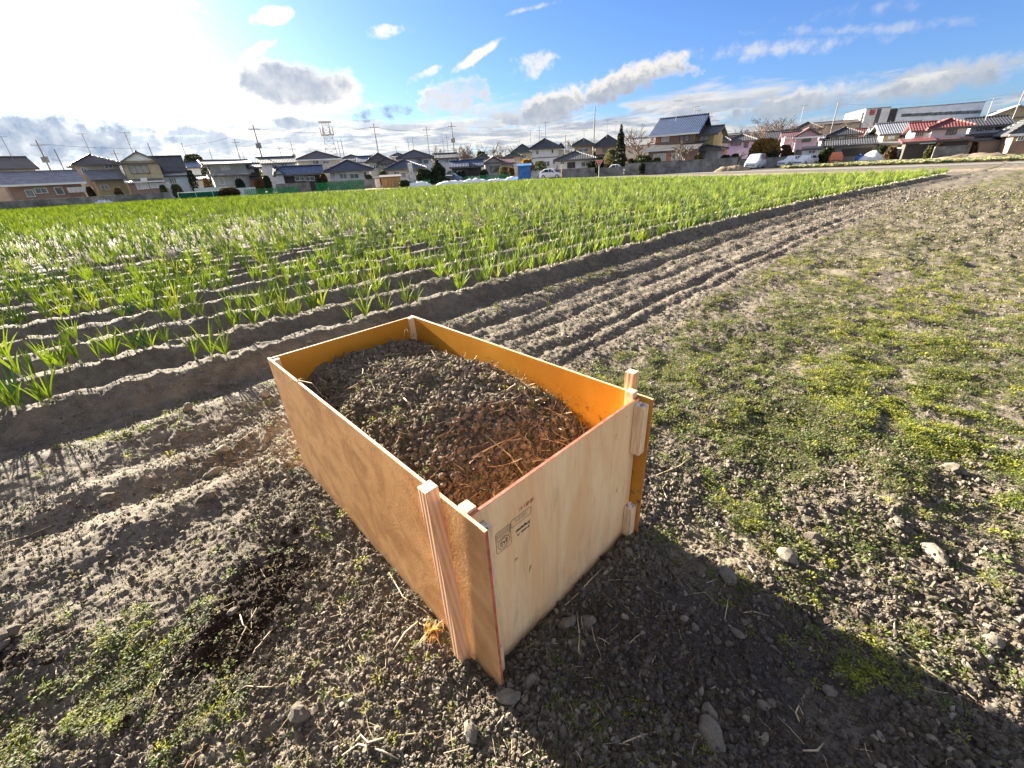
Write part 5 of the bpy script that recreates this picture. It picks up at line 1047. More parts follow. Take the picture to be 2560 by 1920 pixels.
# ------------------------------------------------------------------ poles, wires, tower, signs
M['conc'] = mat('pole_concrete', (.20, .19, .18), .85, .12, 2); M['rust'] = mat('pole_rusty', (.26, .16, .13), .8, .2, 2); M['wire'] = mat('wire', (.06, .06, .065), .6, .0)
POLES = {}
def pole(key, x0, y0, x1, y1, Hh, label, arms=1, xf=False, m='conc', r=.15, name='utility_pole', D=None, group='utility poles'):
    az, el = azel(x0, y0); az1, _ = azel(x1, y1); a = R(az*.5+az1*.5)
    D = D or (Hh-CAMH)/math.tan(R(el)); Hh = CAMH+D*math.tan(R(el)); e = empty(name, (math.sin(a)*D, math.cos(a)*D, 0), -a+R(8)); tag(e, label, 'pole' if 'pole' in name or 'post' in name else 'antenna', group)
    MB().tube([(0, 0, -.3), (0, 0, Hh*.5), (0, 0, Hh)], [r, r*.8, r*.6], 8).build('pole' if 'pole' in name else 'mast', M[m], e, True)
    for k in range(arms):
        z = Hh-.9-k*1.3; am = MB().box(-1.05, 1.05, -r*.7-.1, -r*.7, z, z+.1).build('crossarm', M['metal'], e); ib = MB()
        for xx in (-.95, -.45, .45, .95): ib.tube([(xx, -r*.7-.05, z+.1), (xx, -r*.7-.05, z+.32)], .06, 5)
        ib.build('insulator', M['trim'], am)
    if xf: MB().tube([(.1, -.42, Hh*.66), (.1, -.42, Hh*.66+1.0)], .34, 10).build('transformer', M['metal'], e); MB().tube([(-.35, -.42, Hh*.66), (-.35, -.42, Hh*.66+.9)], .25, 8).build('transformer', M['metal'], e)
    POLES[key] = (e.location.copy(), Hh); return e
pl = [('a', 90, 350, 124, 423, 11, 'reddish leaning pole over the long grey tiled roof', 1, True, 'rust'), ('b', 134, 372, 158, 418, 11, 'thin pole right of the reddish leaning pole', 0, False, 'conc'), ('c', 284, 375, 294, 400, 11, 'short pole seen left of the white gable', 1, False, 'rust'),
      ('d', 368, 357, 384, 395, 12, 'pole rising over the dark roof beside the white gable', 0, False, 'conc'), ('e', 452, 357, 480, 430, 12, 'pole in front of the small bright blue roof', 1, False, 'conc'), ('f', 585, 348, 603, 404, 13, 'pole with crossarms behind the flat roofed house', 1, False, 'conc'),
      ('g', 604, 377, 614, 404, 13, 'faint pole just right of the flat roofed house pole', 0, False, 'conc'), ('h', 633, 312, 671, 454, 12.5, 'tall near pole with transformer in front of the pale long house', 1, True, 'conc'), ('i', 697, 364, 703, 392, 13, 'distant pole left of the double bracket pole', 1, False, 'conc'),
      ('j', 725, 355, 738, 396, 13, 'distant pole with double brackets left of the cream house', 2, True, 'conc'), ('k', 843, 353, 852, 391, 13, 'pole at the right of the lattice tower', 0, False, 'conc'), ('l', 851, 347, 860, 388, 13, 'slightly taller pole next to the one by the lattice tower', 1, False, 'conc'),
      ('m', 935, 309, 953, 435, 13, 'tall pole with stacked crossarms right of the navy roof', 2, False, 'conc'), ('n', 1018.6, 345, 1023, 380, 13, 'pole over the white hip house', 0, False, 'conc'), ('o', 1064, 316, 1078, 415, 13, 'pole with a crossarm at the right of the white hip house', 2, False, 'conc'),
      ('p', 1106, 347, 1110, 385, 13, 'pole with small crossarm left of the transformer pole', 1, False, 'conc'), ('q', 1115, 335, 1124, 415, 13, 'thin pole immediately left of the transformer pole', 1, False, 'conc'), ('r', 1127.8, 306, 1141.4, 444, 12.5, 'tall pole with wide crossarm and transformer before the teal gables', 1, True, 'conc'),
      ('s', 1249, 357, 1253, 424, 9, 'slim pole in front of the maroon roofed cottage', 0, False, 'conc'), ('t', 1299, 348, 1300, 372, 13, 'short pole top over the green roof', 0, False, 'conc'), ('u', 1347, 318, 1349, 356, 13, 'pole behind the white villa roof', 1, False, 'conc'),
      ('v', 1413, 337, 1413, 428, 8, 'slim pole before the white bungalow', 0, False, 'conc'), ('w', 1485.6, 265.8, 1484, 415, 13, 'tall bare concrete pole beside the stop sign', 0, False, 'conc'), ('x', 1556, 325, 1554, 372, 9, 'pale pole in front of the cypress', 0, False, 'conc'),
      ('y', 1614, 348, 1611, 378, 9, 'thin pale pole in the bare tree by the farmhouse', 0, False, 'conc'), ('z', 1778, 283, 1771, 322, 14, 'pole with crossarm behind the farmhouse roof', 1, False, 'conc'), ('A', 2093.9, 256.2, 2062, 396, 11.5, 'tall leaning pole before the black roofed house', 0, False, 'conc'),
      ('C', 2449, 304, 2418, 381, 6.5, 'white leaning post right of the red roofed villa', 0, False, 'trim'), ('D', 2557, 226, 2502, 378, 12, 'big leaning pole at the right edge of the frame', 0, False, 'conc'), ('E', 1894, 306, 1888, 342, 12, 'thin pole among the bare trees over the golden bush', 0, False, 'conc'),
      ('F', 2064, 290, 2057, 332, 14, 'faint pole left of the tall leaning one', 0, False, 'conc'), ('G', 522, 373, 531, 398, 13, 'short distant pole above the flat roofed house', 0, False, 'conc'), ('H', 1174, 372, 1177, 398, 12, 'small distant pole over the pale pink house', 0, False, 'conc')]
for p in pl: pole(p[0], *p[1:6], p[6], p[7], p[8], p[9], .17 if p[0] in 'hrmwD' else .14)
def antenna(x0, y0, x1, y1, D, label):
    az, el = azel(x0, y0); _, el1 = azel(x1, y1); a = R((az+azel(x1, y1)[0])/2); z1 = CAMH+D*math.tan(R(el)); z0 = CAMH+D*math.tan(R(el1)); e = empty('roof_antenna', (math.sin(a)*D, math.cos(a)*D, z0), -a); tag(e, label, 'antenna', 'television antennas on the roofs'); h_ = z1-z0
    MB().tube([(0, 0, -.4), (0, 0, h_)], .035, 4).build('mast', M['metal'], e); mb = MB().box(-.7, .7, -.02, .02, h_-.12, h_-.08)
    for k in range(6): mb.box(-.65+k*.25, -.63+k*.25, -.25, .25, h_-.11, h_-.09)
    mb.build('dipole_rods', M['metal'], e)
for p in [(3, 340, 28, 392, 115, 'antenna at the far left over the long roof'), (201, 333, 229, 383, 106, 'antenna on the brown hip roof'), (312, 330, 330, 380, 98, 'tall antenna over the white gable'), (990, 365, 991, 385, 104, 'antenna behind the navy pyramid roof'), (1363, 305, 1365, 348, 97, 'tall antenna on the white villa'), (1326, 325, 1327, 352, 110, 'antenna over the green roof'), (1460, 325, 1460, 348, 98, 'antenna on the olive house'), (1519, 298, 1517, 339, 98, 'hooked antenna on the taupe pyramid roof'), (1695, 250, 1690, 296, 86, 'tallest antenna on the farmhouse ridge'), (1739, 265, 1731, 312, 92, 'hooked antenna behind the farmhouse gable'), (1744, 275, 1738, 312, 94, 'thin antenna next to the hooked one'), (2009, 262, 2003, 300, 120, 'thin mast over the pink house'), (2480, 247, 2470, 292, 92, 'antenna on the black roof at the right'), (1032, 343, 1033, 376, 104, 'antenna on the white hip roof'), (450+1436/4.424*1, 370, 776, 382, 118, 'antenna with dish on the cream hip roof'), (1540, 302, 1538, 345, 108, 'antenna left of the cypress'), (1790, 300, 1785, 322, 100, 'antenna over the olive wing')]: antenna(*p)
def wire(a, b_, dz=(0,), sag=.5, lab=''):
    pa, ha = POLES[a]; pb, hb = POLES[b_]
    mb = MB()
    for d, off in dz:
        P = []
        for k in range(13):
            t = k/12; P.append((pa.x*(1-t)+pb.x*t+off*.3, pa.y*(1-t)+pb.y*t, (ha-d)*(1-t)+(hb-d)*t-sag*4*t*(1-t)))
        mb.tube(P, .010, 3, False)
    tag(mb.build('power_lines', M['wire'], None), lab, 'power lines', 'wires strung between the poles')
w3 = [(.6, -1.), (.6, 0.), (.6, 1.), (2.4, 0), (3.2, 0)]
wire('a', 'e', w3, .7, 'wires over the far left roofs'); wire('e', 'h', w3, .7, 'wires from the blue roof pole to the tall transformer pole'); wire('h', 'm', w3, 1., 'wires across the navy roofed bungalow'); wire('m', 'o', w3, .6, 'wires between the two crossarm poles'); wire('o', 'r', w3[:3], .4, 'short wires left of the transformer pole'); wire('r', 'w', [(.6, 0), (1.4, 0), (2.2, 0), (2.9, 0), (3.6, 0)], 1.6, 'long sagging wires rising to the bare pole'); wire('A', 'D', [(.3, 0), (1.8, 0)], 1.0, 'wires over the red roofed villa'); wire('z', 'A', [(.6, 0)], .8, 'faint wire behind the pink house')
e = empty('lattice_tower', (*at(829, 385, 170), 0), .3); zt = CAMH+170*math.tan(R(azel(816, 305)[1])); tag(e, 'pale steel lattice tower rising behind the cream house', 'tower')
M['tower'] = mat('tower_paint', (.42, .42, .42), .6, .05); legs = MB(); br = MB()
def tw(z): return 2.6*(1-z/zt*.62)
for sx in (-1, 1):
    for sy in (-1, 1): legs.tube([(sx*tw(0), sy*tw(0), 0), (sx*tw(zt), sy*tw(zt), zt)], .07, 5)
n = 12
for k in range(n):
    z0, z1 = zt*k/n, zt*(k+1)/n
    for q in range(4):
        c = [(-1, -1), (1, -1), (1, 1), (-1, 1)]; a, b_ = c[q], c[(q+1) % 4]
        br.tube([(a[0]*tw(z0), a[1]*tw(z0), z0), (b_[0]*tw(z1), b_[1]*tw(z1), z1)], .03, 4); br.tube([(b_[0]*tw(z0), b_[1]*tw(z0), z0), (a[0]*tw(z1), a[1]*tw(z1), z1)], .03, 4); br.tube([(a[0]*tw(z1), a[1]*tw(z1), z1), (b_[0]*tw(z1), b_[1]*tw(z1), z1)], .035, 4)
legs.build('legs', M['tower'], e); br.build('bracing', M['tower'], e)
pf = MB()
for z in (zt*.8, zt-.1): pf.box(-1.9, 1.9, -1.9, 1.9, z, z+.15)
for q in range(6): a = q*1.047; pf.tube([(1.9*math.cos(a), 1.9*math.sin(a), zt*.8), (1.9*math.cos(a), 1.9*math.sin(a), zt*.8+2.2)], .2, 6)
pf.build('platform', M['tower'], e)
def sign_at(x, yt, yb, D): return at(x, yb, D), CAMH+D*math.tan(R(azel(x, yt)[1]))
p, zt2 = sign_at(1497, 400, 433, 66); e = empty('stop_sign', (*p, 0), -R(azel(1497, 433)[0])); tag(e, 'red triangular road sign with white edge on a white post', 'road sign'); MB().tube([(0, 0, 0), (0, 0, zt2)], .05, 6).build('post', M['trim'], e)
MB().add([(-.5, -.08, zt2), (.5, -.08, zt2), (0, -.08, zt2-.85), (-.5, -.05, zt2), (.5, -.05, zt2), (0, -.05, zt2-.85)], [(0, 2, 1), (3, 4, 5), (0, 1, 4, 3), (1, 2, 5, 4), (2, 0, 3, 5)]).build('sign_board', M['trim'], e); pb = MB().add([(-.42, -.09, zt2-.05), (.42, -.09, zt2-.05), (0, -.09, zt2-.76)], [(0, 2, 1)]).build('sign_face', M['signred'], e)
cu = bpy.data.curves.new('t', 'FONT'); cu.body = '\u6b62\u307e\u308c'; cu.size = .2; cu.align_x = 'CENTER'; tmp = bpy.data.objects.new('t', cu); COL.objects.link(tmp); me = bpy.data.meshes.new_from_object(tmp.evaluated_get(bpy.context.evaluated_depsgraph_get())); bpy.data.objects.remove(tmp)
me.materials.clear()
for v_ in me.vertices: v_.co = (v_.co.x, -.095, zt2-.32+v_.co.y)
link('sign_lettering', me, M['trim'], e)
p, zt2 = sign_at(1027, 407, 432, 86); e = empty('shop_sign', (*p, 0), -R(azel(1027, 432)[0])); tag(e, 'white vertical sign with black characters in front of the navy pyramid roof', 'sign'); MB().tube([(-.35, .1, 0), (-.35, .1, zt2)], .06, 6).build('post', M['dtrim'], e); MB().box(-.3, .42, -.05, .05, zt2-2.3, zt2).build('board', M['trim'], e)
cu = bpy.data.curves.new('t', 'FONT'); cu.body = '\u4e2d\n\u4ecb\n\u5ba4'; cu.size = .62; cu.align_x = 'CENTER'; tmp = bpy.data.objects.new('t', cu); COL.objects.link(tmp); me = bpy.data.meshes.new_from_object(tmp.evaluated_get(bpy.context.evaluated_depsgraph_get())); bpy.data.objects.remove(tmp)
me.materials.clear()
for v_ in me.vertices: v_.co = (v_.co.x+.06, -.055, zt2-.68+v_.co.y)
link('lettering', me, M['dtrim'], e)
p, zt2 = sign_at(1404, 416, 441, 62); tag(MB().box(-.06, .06, -.06, .06, 0, zt2).build('marker_post', M['wood'], None, False, loc=(*p, 0)), 'short rusty marker post at the road side before the white bungalow', 'post')
# ------------------------------------------------------------------ vehicles
M['carw'] = mat('white_car_paint', (.72, .74, .76), .22, .03, spec=.6); M['cars'] = mat('silver_car_paint', (.50, .56, .64), .22, .03, spec=.7, metal=.2); M['caro'] = mat('orange_car_paint', (.55, .16, .07), .3, .05); M['tyre'] = mat('tyre', (.03, .03, .03), .9); M['rim'] = mat('rim', (.5, .5, .5), .35, .02, metal=.6); M['cglass'] = mat('car_glass', (.02, .03, .035), .06, .05, spec=.8); M['lamp'] = mat('headlamp', (.75, .78, .8), .1, .02); M['cblue'] = mat('dark_blue_car_paint', (.12, .18, .28), .25, .03)
def car(name, label, x, y, D, rz, L=4.7, w=1.8, hh=1.9, van=True, paint='cars'):
    "nose towards -y; body lofted from side profile stations with tumblehome"
    a = R(azel(x, y)[0]); e = empty(name, (*at(x, y, D), 0), -a+R(rz)); tag(e, label, 'car' if not van else 'minivan', 'parked vehicles')
    # stations from front: (y, z belt/bonnet, z roof, half width)
    if van: st = [(-.50, .55, .62, .80), (-.485, .80, .84, .9), (-.42, .98, 1.0, .97), (-.33, 1.05, 1.08, 1.), (-.14, 1.10, hh-.08, 1.), (-.02, 1.10, hh, 1.), (.35, 1.10, hh-.03, 1.), (.47, 1.05, hh-.12, .97), (.5, .85, 1.1, .93)]
    else: st = [(-.50, .50, .55, .80), (-.48, .68, .72, .9), (-.40, .82, .85, .97), (-.22, .92, .96, 1.), (-.06, .95, hh-.04, 1.), (.06, .95, hh, 1.), (.28, .95, hh-.04, 1.), (.44, .95, 1.02, .97), (.5, .8, .85, .92)]
    mb = MB(); ring = []
    for (t, zb, zr, k) in st:
        yy = t*L; hw = w/2*k; up = zr > zb+.2; tw_ = .80 if up else .96; r_ = [(-hw*.92, .22), (-hw, .42), (-hw, zb), (-hw*tw_, zr-.06), (-hw*tw_*.85, zr), (hw*tw_*.85, zr), (hw*tw_, zr-.06), (hw, zb), (hw, .42), (hw*.92, .22)]; ring.append([(p[0], yy, p[1]) for p in r_])
    vs = [p for r_ in ring for p in r_]; n = 10; fs = []
    for i in range(len(ring)-1):
        for j in range(n): fs.append((i*n+j, i*n+(j+1) % n, (i+1)*n+(j+1) % n, (i+1)*n+j))
    fs += [tuple(range(n)), tuple(range((len(ring)-1)*n, len(ring)*n))[::-1]]
    b_ = MB().add(vs, fs).build('body', M[paint], e, False); 
    # glass laid 8 mm proud of the cabin faces
    def quadglass(A, B, C, Dq, nm):
        c = [Vector(p) for p in (A, B, C, Dq)]; m_ = sum(c, Vector())/4; nrm = (c[1]-c[0]).cross(c[3]-c[0]).normalized(); out = m_-Vector((0, 0, .9))
        if nrm.dot(out) < 0: nrm = -nrm
        c = [m_+(p-m_)*.88+nrm*.012 for p in c]; MB().add(c, [(0, 1, 2, 3)]).build(nm, M['cglass'], b_)
    i0 = 3; r3, r4 = ring[i0], ring[i0+1]; quadglass(r3[3], r3[6], r4[6], r4[3], 'windscreen')
    for k in range(4, 7):
        q0, q1 = ring[k], ring[k+1]
        quadglass(q0[2], q1[2], q1[3], q0[3], 'side_window'); quadglass(q0[7], q1[7], q1[6], q0[6], 'side_window')
    q0, q1 = ring[3], ring[4]; 
    for (lo, hi) in ((2, 3), (7, 6)): quadglass(q0[lo], q1[lo], q1[hi], q0[hi], 'quarter_window')
    quadglass(ring[7][3], ring[7][6], ring[8][6], ring[8][3], 'rear_window')
    for sx in (-1, 1):
        for yy in (-.32*L, .30*L):
            t_ = MB().tube([(sx*(w/2-.20), yy, .31), (sx*(w/2+.012), yy, .31)], .31, 16).build('wheel', M['tyre'], e); MB().tube([(sx*(w/2+.0), yy, .31), (sx*(w/2+.022), yy, .31)], .19, 10).build('rim', M['rim'], t_)
        zl = st[1][1]-.1; MB().hexa([(sx*w*.27, -.492*L-.02, zl-.08), (sx*w*.42, -.475*L-.03, zl-.08), (sx*w*.42, -.45*L, zl-.08), (sx*w*.27, -.46*L, zl-.08), (sx*w*.27, -.488*L-.02, zl+.08), (sx*w*.43, -.455*L-.03, zl+.12), (sx*w*.42, -.43*L, zl+.1), (sx*w*.27, -.45*L, zl+.08)]).build('headlight', M['lamp'], e)
        MB().box(sx*(w/2+.02)-.07, sx*(w/2+.02)+.07, -.22*L, -.19*L, 1.0, 1.15).build('mirror', M[paint], e)
    MB().box(-.55, .55, -.5*L-.03, -.5*L-.004, .5, .62).build('grille', M['dtrim'], e); MB().box(-.17, .17, -.5*L-.05, -.5*L-.032, .36, .48).build('number_plate', M['trim'], e)
    return e
car('parked_minivan', 'silver blue minivan parked facing the field beside the soil mound', 1886, 418, 77, -14, 4.6, 1.85, 1.95, True, 'cars')
car('parked_car', 'white hatchback parked in front of the pink house, left one', 1977, 405, 82, -38, 3.9, 1.65, 1.45, False, 'carw'); car('parked_car', 'white car nosing out beside the white porch, right one', 2014, 402, 82, -30, 3.9, 1.65, 1.45, False, 'carw')
car('parked_car', 'orange and white car in the dark garage yard', 2088, 399, 82, 5, 3.4, 1.5, 1.6, False, 'caro'); car('parked_minivan', 'white boxy minivan under the red roofed villa', 2274, 389, 84, 60, 3.9, 1.6, 1.75, True, 'carw')
car('parked_minivan', 'grey blue minivan under the carport by the transformer pole', 1128, 442, 86, 70, 4.2, 1.7, 1.7, True, 'cblue'); car('parked_car', 'white car half hidden at the left end of the white bungalow wall', 1379, 430, 76.5, 68, 3.8, 1.6, 1.5, False, 'carw'); car('parked_car', 'small white truck behind the broken block wall', 1545, 424, 77, 75, 3.4, 1.5, 1.6, False, 'carw')
e = empty('covered_boat', (*at(2184, 389, 84), 0), -R(40)); tag(e, 'rounded white cover with a blue end standing before the garages', 'boat cover'); vs = []; fs = []
for i in range(9):
    for j in range(9):
        t, s_ = i/8, j/8; vs.append(((t-.5)*3.2, math.cos(math.pi*s_)*1.0, .1+math.sin(math.pi*s_)*1.45*max(.25, math.sin(math.pi*(t*.86+.07)))))
for i in range(8):
    for j in range(8): fs.append((i*9+j, (i+1)*9+j, (i+1)*9+j+1, i*9+j+1))
fs += [tuple(range(9)), tuple(range(72, 81))]; MB().add(vs, fs).build('cover', M['sheet'], e, True); MB().tube([(-1.66, 0, .12), (-1.6, 0, .7), (-1.4, 0, 1.1)], [.45, .4, .2], 8).build('blue_end', M['tarp'], e)
# ------------------------------------------------------------------ trees and shrubs
M['bark'] = mat('bark', (.20, .155, .125), .9, .2, 6); M['twigs'] = mat('bare_twigs', (.15, .115, .09), .9, .15, 3)
M['f_dark'] = leafmat('foliage_dark', (.022, .038, .020), .12, .7); M['f_mid'] = leafmat('foliage_green', (.045, .065, .025), .2, .6); M['f_gold'] = leafmat('foliage_gold', (.12, .095, .035), .25, .6, .5); M['f_brown'] = leafmat('foliage_brown', (.11, .08, .045), .2, .7, .4); M['f_olive'] = leafmat('foliage_olive', (.075, .085, .045), .2, .7)
def branches(rg, mb, tw_, p, d, L, r, lv, maxlv, spread):
    n = 4; pts = [p]; rr = [r]; q = p.copy(); dd = d.copy()
    for i in range(n):
        dd = dd+rg.normal(size=3)*.10+[0, 0, .04]; dd /= np.linalg.norm(dd); q = q+dd*L/n; pts.append(q.copy()); rr.append(r*(1-.55*(i+1)/n))
    (mb if lv < 2 else tw_).tube(pts, rr, 6 if lv == 0 else (4 if lv < 3 else 3), False)
    if lv >= maxlv: return
    k = int(rg.integers(3, 5)) if lv else int(rg.integers(5, 7))
    for c in range(k):
        t = rg.uniform(.35, 1.) if c else 1.; i = min(n-1, int(t*n)); b0 = pts[i]+(pts[i+1]-pts[i])*(t*n-i) if t < 1 else pts[-1]
        a = rg.normal(size=3); a -= a@dd*dd; a /= np.linalg.norm(a)+1e-9; nd = dd*math.cos(spread)+a*math.sin(spread)*rg.uniform(.6, 1.3)+[0, 0, .12]; nd /= np.linalg.norm(nd)
        branches(rg, mb, tw_, b0, nd, L*rg.uniform(.55, .8), max(r*.5*(1-.3*t), .034), lv+1, maxlv, spread)
def bare(x, yt, yb, D, label, sd, wide=.62, m='twigs', lv=4):
    a = R(azel(x, yb)[0]); hgt = CAMH+D*math.tan(R(azel(x, yt)[1])); rg = np.random.default_rng(sd); e = empty('bare_tree', (*at(x, yb, D), 0)); tag(e, label, 'tree', 'bare winter trees')
    mb, tw_ = MB(), MB(); branches(rg, mb, tw_, np.array([0, 0, 0.]), np.array([0, 0, 1.]), hgt*.40, hgt*.03, 0, lv, wide)
    zs = max(v[2] for v in tw_.v); k = hgt/zs
    for b_ in (mb, tw_): b_.v = [(v[0]*k*1.45, v[1]*k*1.45, v[2]*k) for v in b_.v]
    mb.build('trunk', M['bark'], e, True); tw_.build('crown', M[m], e)
bare(1603, 308, 405, 92, 'tall bare tree left of the brown farmhouse', 1, .55); bare(1945, 283, 372, 125, 'widest bare tree over the golden bush', 2, .7, lv=5); bare(1905, 300, 370, 120, 'bare tree left of the widest one', 3, .6); bare(2020, 298, 360, 135, 'bare tree over the pink house roof', 4, .75); bare(2075, 300, 360, 140, 'bare tree behind the tall leaning pole', 5, .7)
bare(1150, 360, 425, 130, 'bare tree behind the transformer pole', 6, .6); bare(1085, 360, 420, 135, 'bare tree right of the white hip house', 7, .65); bare(1178, 360, 420, 132, 'bare tree over the pale pink house', 8, .6); bare(1230, 352, 415, 130, 'rounded bare tree behind the maroon roof', 9, .55); bare(1422, 345, 400, 120, 'bare tree behind the white bungalow', 10, .55); bare(1712, 345, 405, 73.5, 'small bare tree in the farmhouse garden', 11, .6)
bare(1835, 318, 380, 130, 'pollarded bare tree over the lavender house', 12, .5, lv=3); bare(2205, 300, 345, 150, 'bare tree before the white factory panels', 13, .6); bare(2275, 300, 345, 150, 'bare tree before the grey factory wall', 14, .6); bare(1845, 380, 405, 78, 'small bare shrub tree by the lavender house', 15, .6, lv=3); bare(1285, 360, 415, 128, 'thin bare tree left of the green roof', 16, .55)
def leafy(name, x, yt, yb, wpx, D, label, sd, m='f_dark', kind='round', n=2600, ls=.16, cat='tree', group='evergreens and shrubs by the houses', gap=.35):
    rg = np.random.default_rng(sd); hgt = CAMH+D*math.tan(R(azel(x, yt)[1])); a0, a1 = azel(x-wpx/2, yb)[0], azel(x+wpx/2, yb)[0]; w = D*R(a1-a0)
    e = empty(name, (*at(x, yb, D), 0)); tag(e, label, cat, group)
    MB().tube([(0, 0, -.1), (.03*w, 0, hgt*.4), (0, 0, hgt*.85)], [w*.045+.04, w*.035+.02, .02], 6).build('trunk', M['bark'], e)
    if kind == 'cone': z = rg.beta(1.2, 1.9, n)*hgt*.93+hgt*.06; rad = w/2*(1.02-z/hgt)**.8*(1+.22*np.sin(z*3.3))
    elif kind == 'tiers': z = (np.floor(rg.uniform(0, 5, n))+.8+rg.normal(0, .14, n))/5.6*hgt+hgt*.05; rad = w/2*(1.12-z/hgt)**.5
    else: z = hgt*(.12+.86*rg.uniform(0, 1, n)**.8); rad = w/2*np.sqrt(np.clip(1-((z/hgt-.52)/.52)**2, .03, 1))
    th = rg.uniform(0, 6.28, n); rr = rad*rg.uniform(.15, 1, n)**.5; x_, y_ = rr*np.cos(th), rr*np.sin(th)
    cl = fbm(x_*1.6/max(w, 1)*3+z*1.3+sd, y_*1.6/max(w, 1)*3+z*.9, 3, sd); k = cl > (gap+.05); x_, y_, z = x_[k], y_[k], z[k]; n = len(z)
    p = np.stack([x_, y_, z], -1); q = rg.normal(size=(n, 3)); q /= np.linalg.norm(q, axis=1)[:, None]; s = rg.normal(size=(n, 3)); s -= (s*q).sum(1)[:, None]*q; s /= np.linalg.norm(s, axis=1)[:, None]; L = ls*rg.uniform(.6, 1.3, n)[:, None]
    V = np.stack([p-q*L, p+s*L*.5, p+q*L, p-s*L*.5], 1).reshape(-1, 3); me = bpy.data.meshes.new('crown'); me.from_pydata(V, [], (np.arange(n)[:, None]*4+np.arange(4)).tolist()); me.materials.append(M[m]); link('crown', me, None, e)
leafy('pine_tree', 1098, 395, 446, 56, 84, 'dark pine beside the sign house', 1, 'f_dark', 'cone', 5200, .2); leafy('cypress_tree', 1549, 309, 398, 40, 90, 'tall dark cypress behind the taupe pyramid roof', 2, 'f_dark', 'cone', 6000, .2); leafy('cloud_pruned_tree', 1550, 370, 420, 44, 78, 'cloud pruned pine behind the broken wall', 3, 'f_dark', 'tiers', 4200, .13); leafy('olive_tree', 1525, 372, 420, 34, 80, 'grey green round tree left of the cloud pruned pine', 4, 'f_olive', n=3000, ls=.13)
leafy('hedge', 1498, 392, 425, 22, 79, 'dark clipped shrub beside the stop sign', 5, 'f_dark', n=2500, ls=.14, gap=.2, cat='shrub'); leafy('golden_bush', 1905, 346, 402, 78, 86, 'golden brown spreading bush behind the parked van', 6, 'f_gold', n=6500, ls=.19, cat='shrub', gap=.3); leafy('brown_bush', 1955, 362, 400, 42, 88, 'brown leafed bush right of the golden bush', 7, 'f_brown', n=3000, ls=.16, cat='shrub'); leafy('garden_shrub', 1605, 388, 424, 50, 76, 'dark green shrub beneath the tall bare tree', 8, 'f_mid', n=3600, ls=.14, cat='shrub')
leafy('garden_shrub', 1575, 396, 424, 22, 76, 'small olive shrub left of the dark one beneath the bare tree', 9, 'f_gold', n=1600, ls=.13, cat='shrub'); leafy('garden_shrub', 1604, 408, 431, 16, 70, 'little dark bush growing at the foot of the long block wall', 10, 'f_dark', n=1200, ls=.12, cat='shrub'); leafy('palm_shrub', 1318, 398, 430, 34, 88, 'yellow green bushy palm beside the blue shed', 11, 'f_gold', n=1800, ls=.25, cat='shrub', gap=.35); leafy('garden_shrub', 1350, 402, 432, 34, 86, 'green shrub before the white villa wall', 12, 'f_mid', n=2200, ls=.15, cat='shrub')
leafy('round_tree', 1208, 376, 420, 36, 126, 'dark round tree crown behind the grey hip roof', 13, 'f_mid', n=2600, ls=.28); leafy('wood_clump', 498, 384, 440, 62, 150, 'dark clump of trees behind the bright blue roof', 14, 'f_olive', n=3600, ls=.35, gap=.3); leafy('garden_shrub', 1790, 376, 402, 36, 92, 'dark shrub at the right corner of the farmhouse', 15, 'f_mid', n=2200, ls=.14, cat='shrub'); leafy('garden_shrub', 1062, 422, 448, 42, 84, 'black green shrubs below the white hip house', 16, 'f_dark', n=3000, ls=.16, cat='shrub', gap=.25)
leafy('dry_bush', 575, 469, 486, 56, 77, 'straw brown dry bush at the field edge beside the net cage', 17, 'f_brown', n=3200, ls=.13, cat='shrub', gap=.25); leafy('garden_shrub', 602, 446, 468, 26, 90, 'dark round shrub in front of the flat roofed house', 18, 'f_dark', n=1500, ls=.14, cat='shrub'); leafy('garden_shrub', 2530, 345, 385, 40, 84, 'dark ivy covered shrub behind the big leaning pole', 19, 'f_dark', n=3600, ls=.16, cat='shrub', gap=.2); leafy('garden_shrub', 2210, 365, 392, 24, 88, 'brown shrub beside the rounded white cover', 20, 'f_brown', n=1500, ls=.14, cat='shrub')
leafy('garden_shrub', 1140, 382, 420, 22, 118, 'dark tree top behind the white gable house', 21, 'f_dark', n=1600, ls=.2); leafy('garden_shrub', 488, 424, 470, 22, 100, 'dark shrub under the blue roof pole', 22, 'f_dark', n=1500, ls=.14, cat='shrub'); leafy('garden_shrub', 2340, 358, 388, 22, 80, 'brown ivy on the shed beside the white boxy minivan', 23, 'f_brown', n=1500, ls=.13, cat='shrub')
leafy('green_vegetable_bed', 1010, 450, 459, 30, 70, 'bright green low plants at the yard corner', 24, 'f_mid', n=1500, ls=.12, cat='shrub', gap=.2)
rg2 = np.random.default_rng(77); _seen = {}
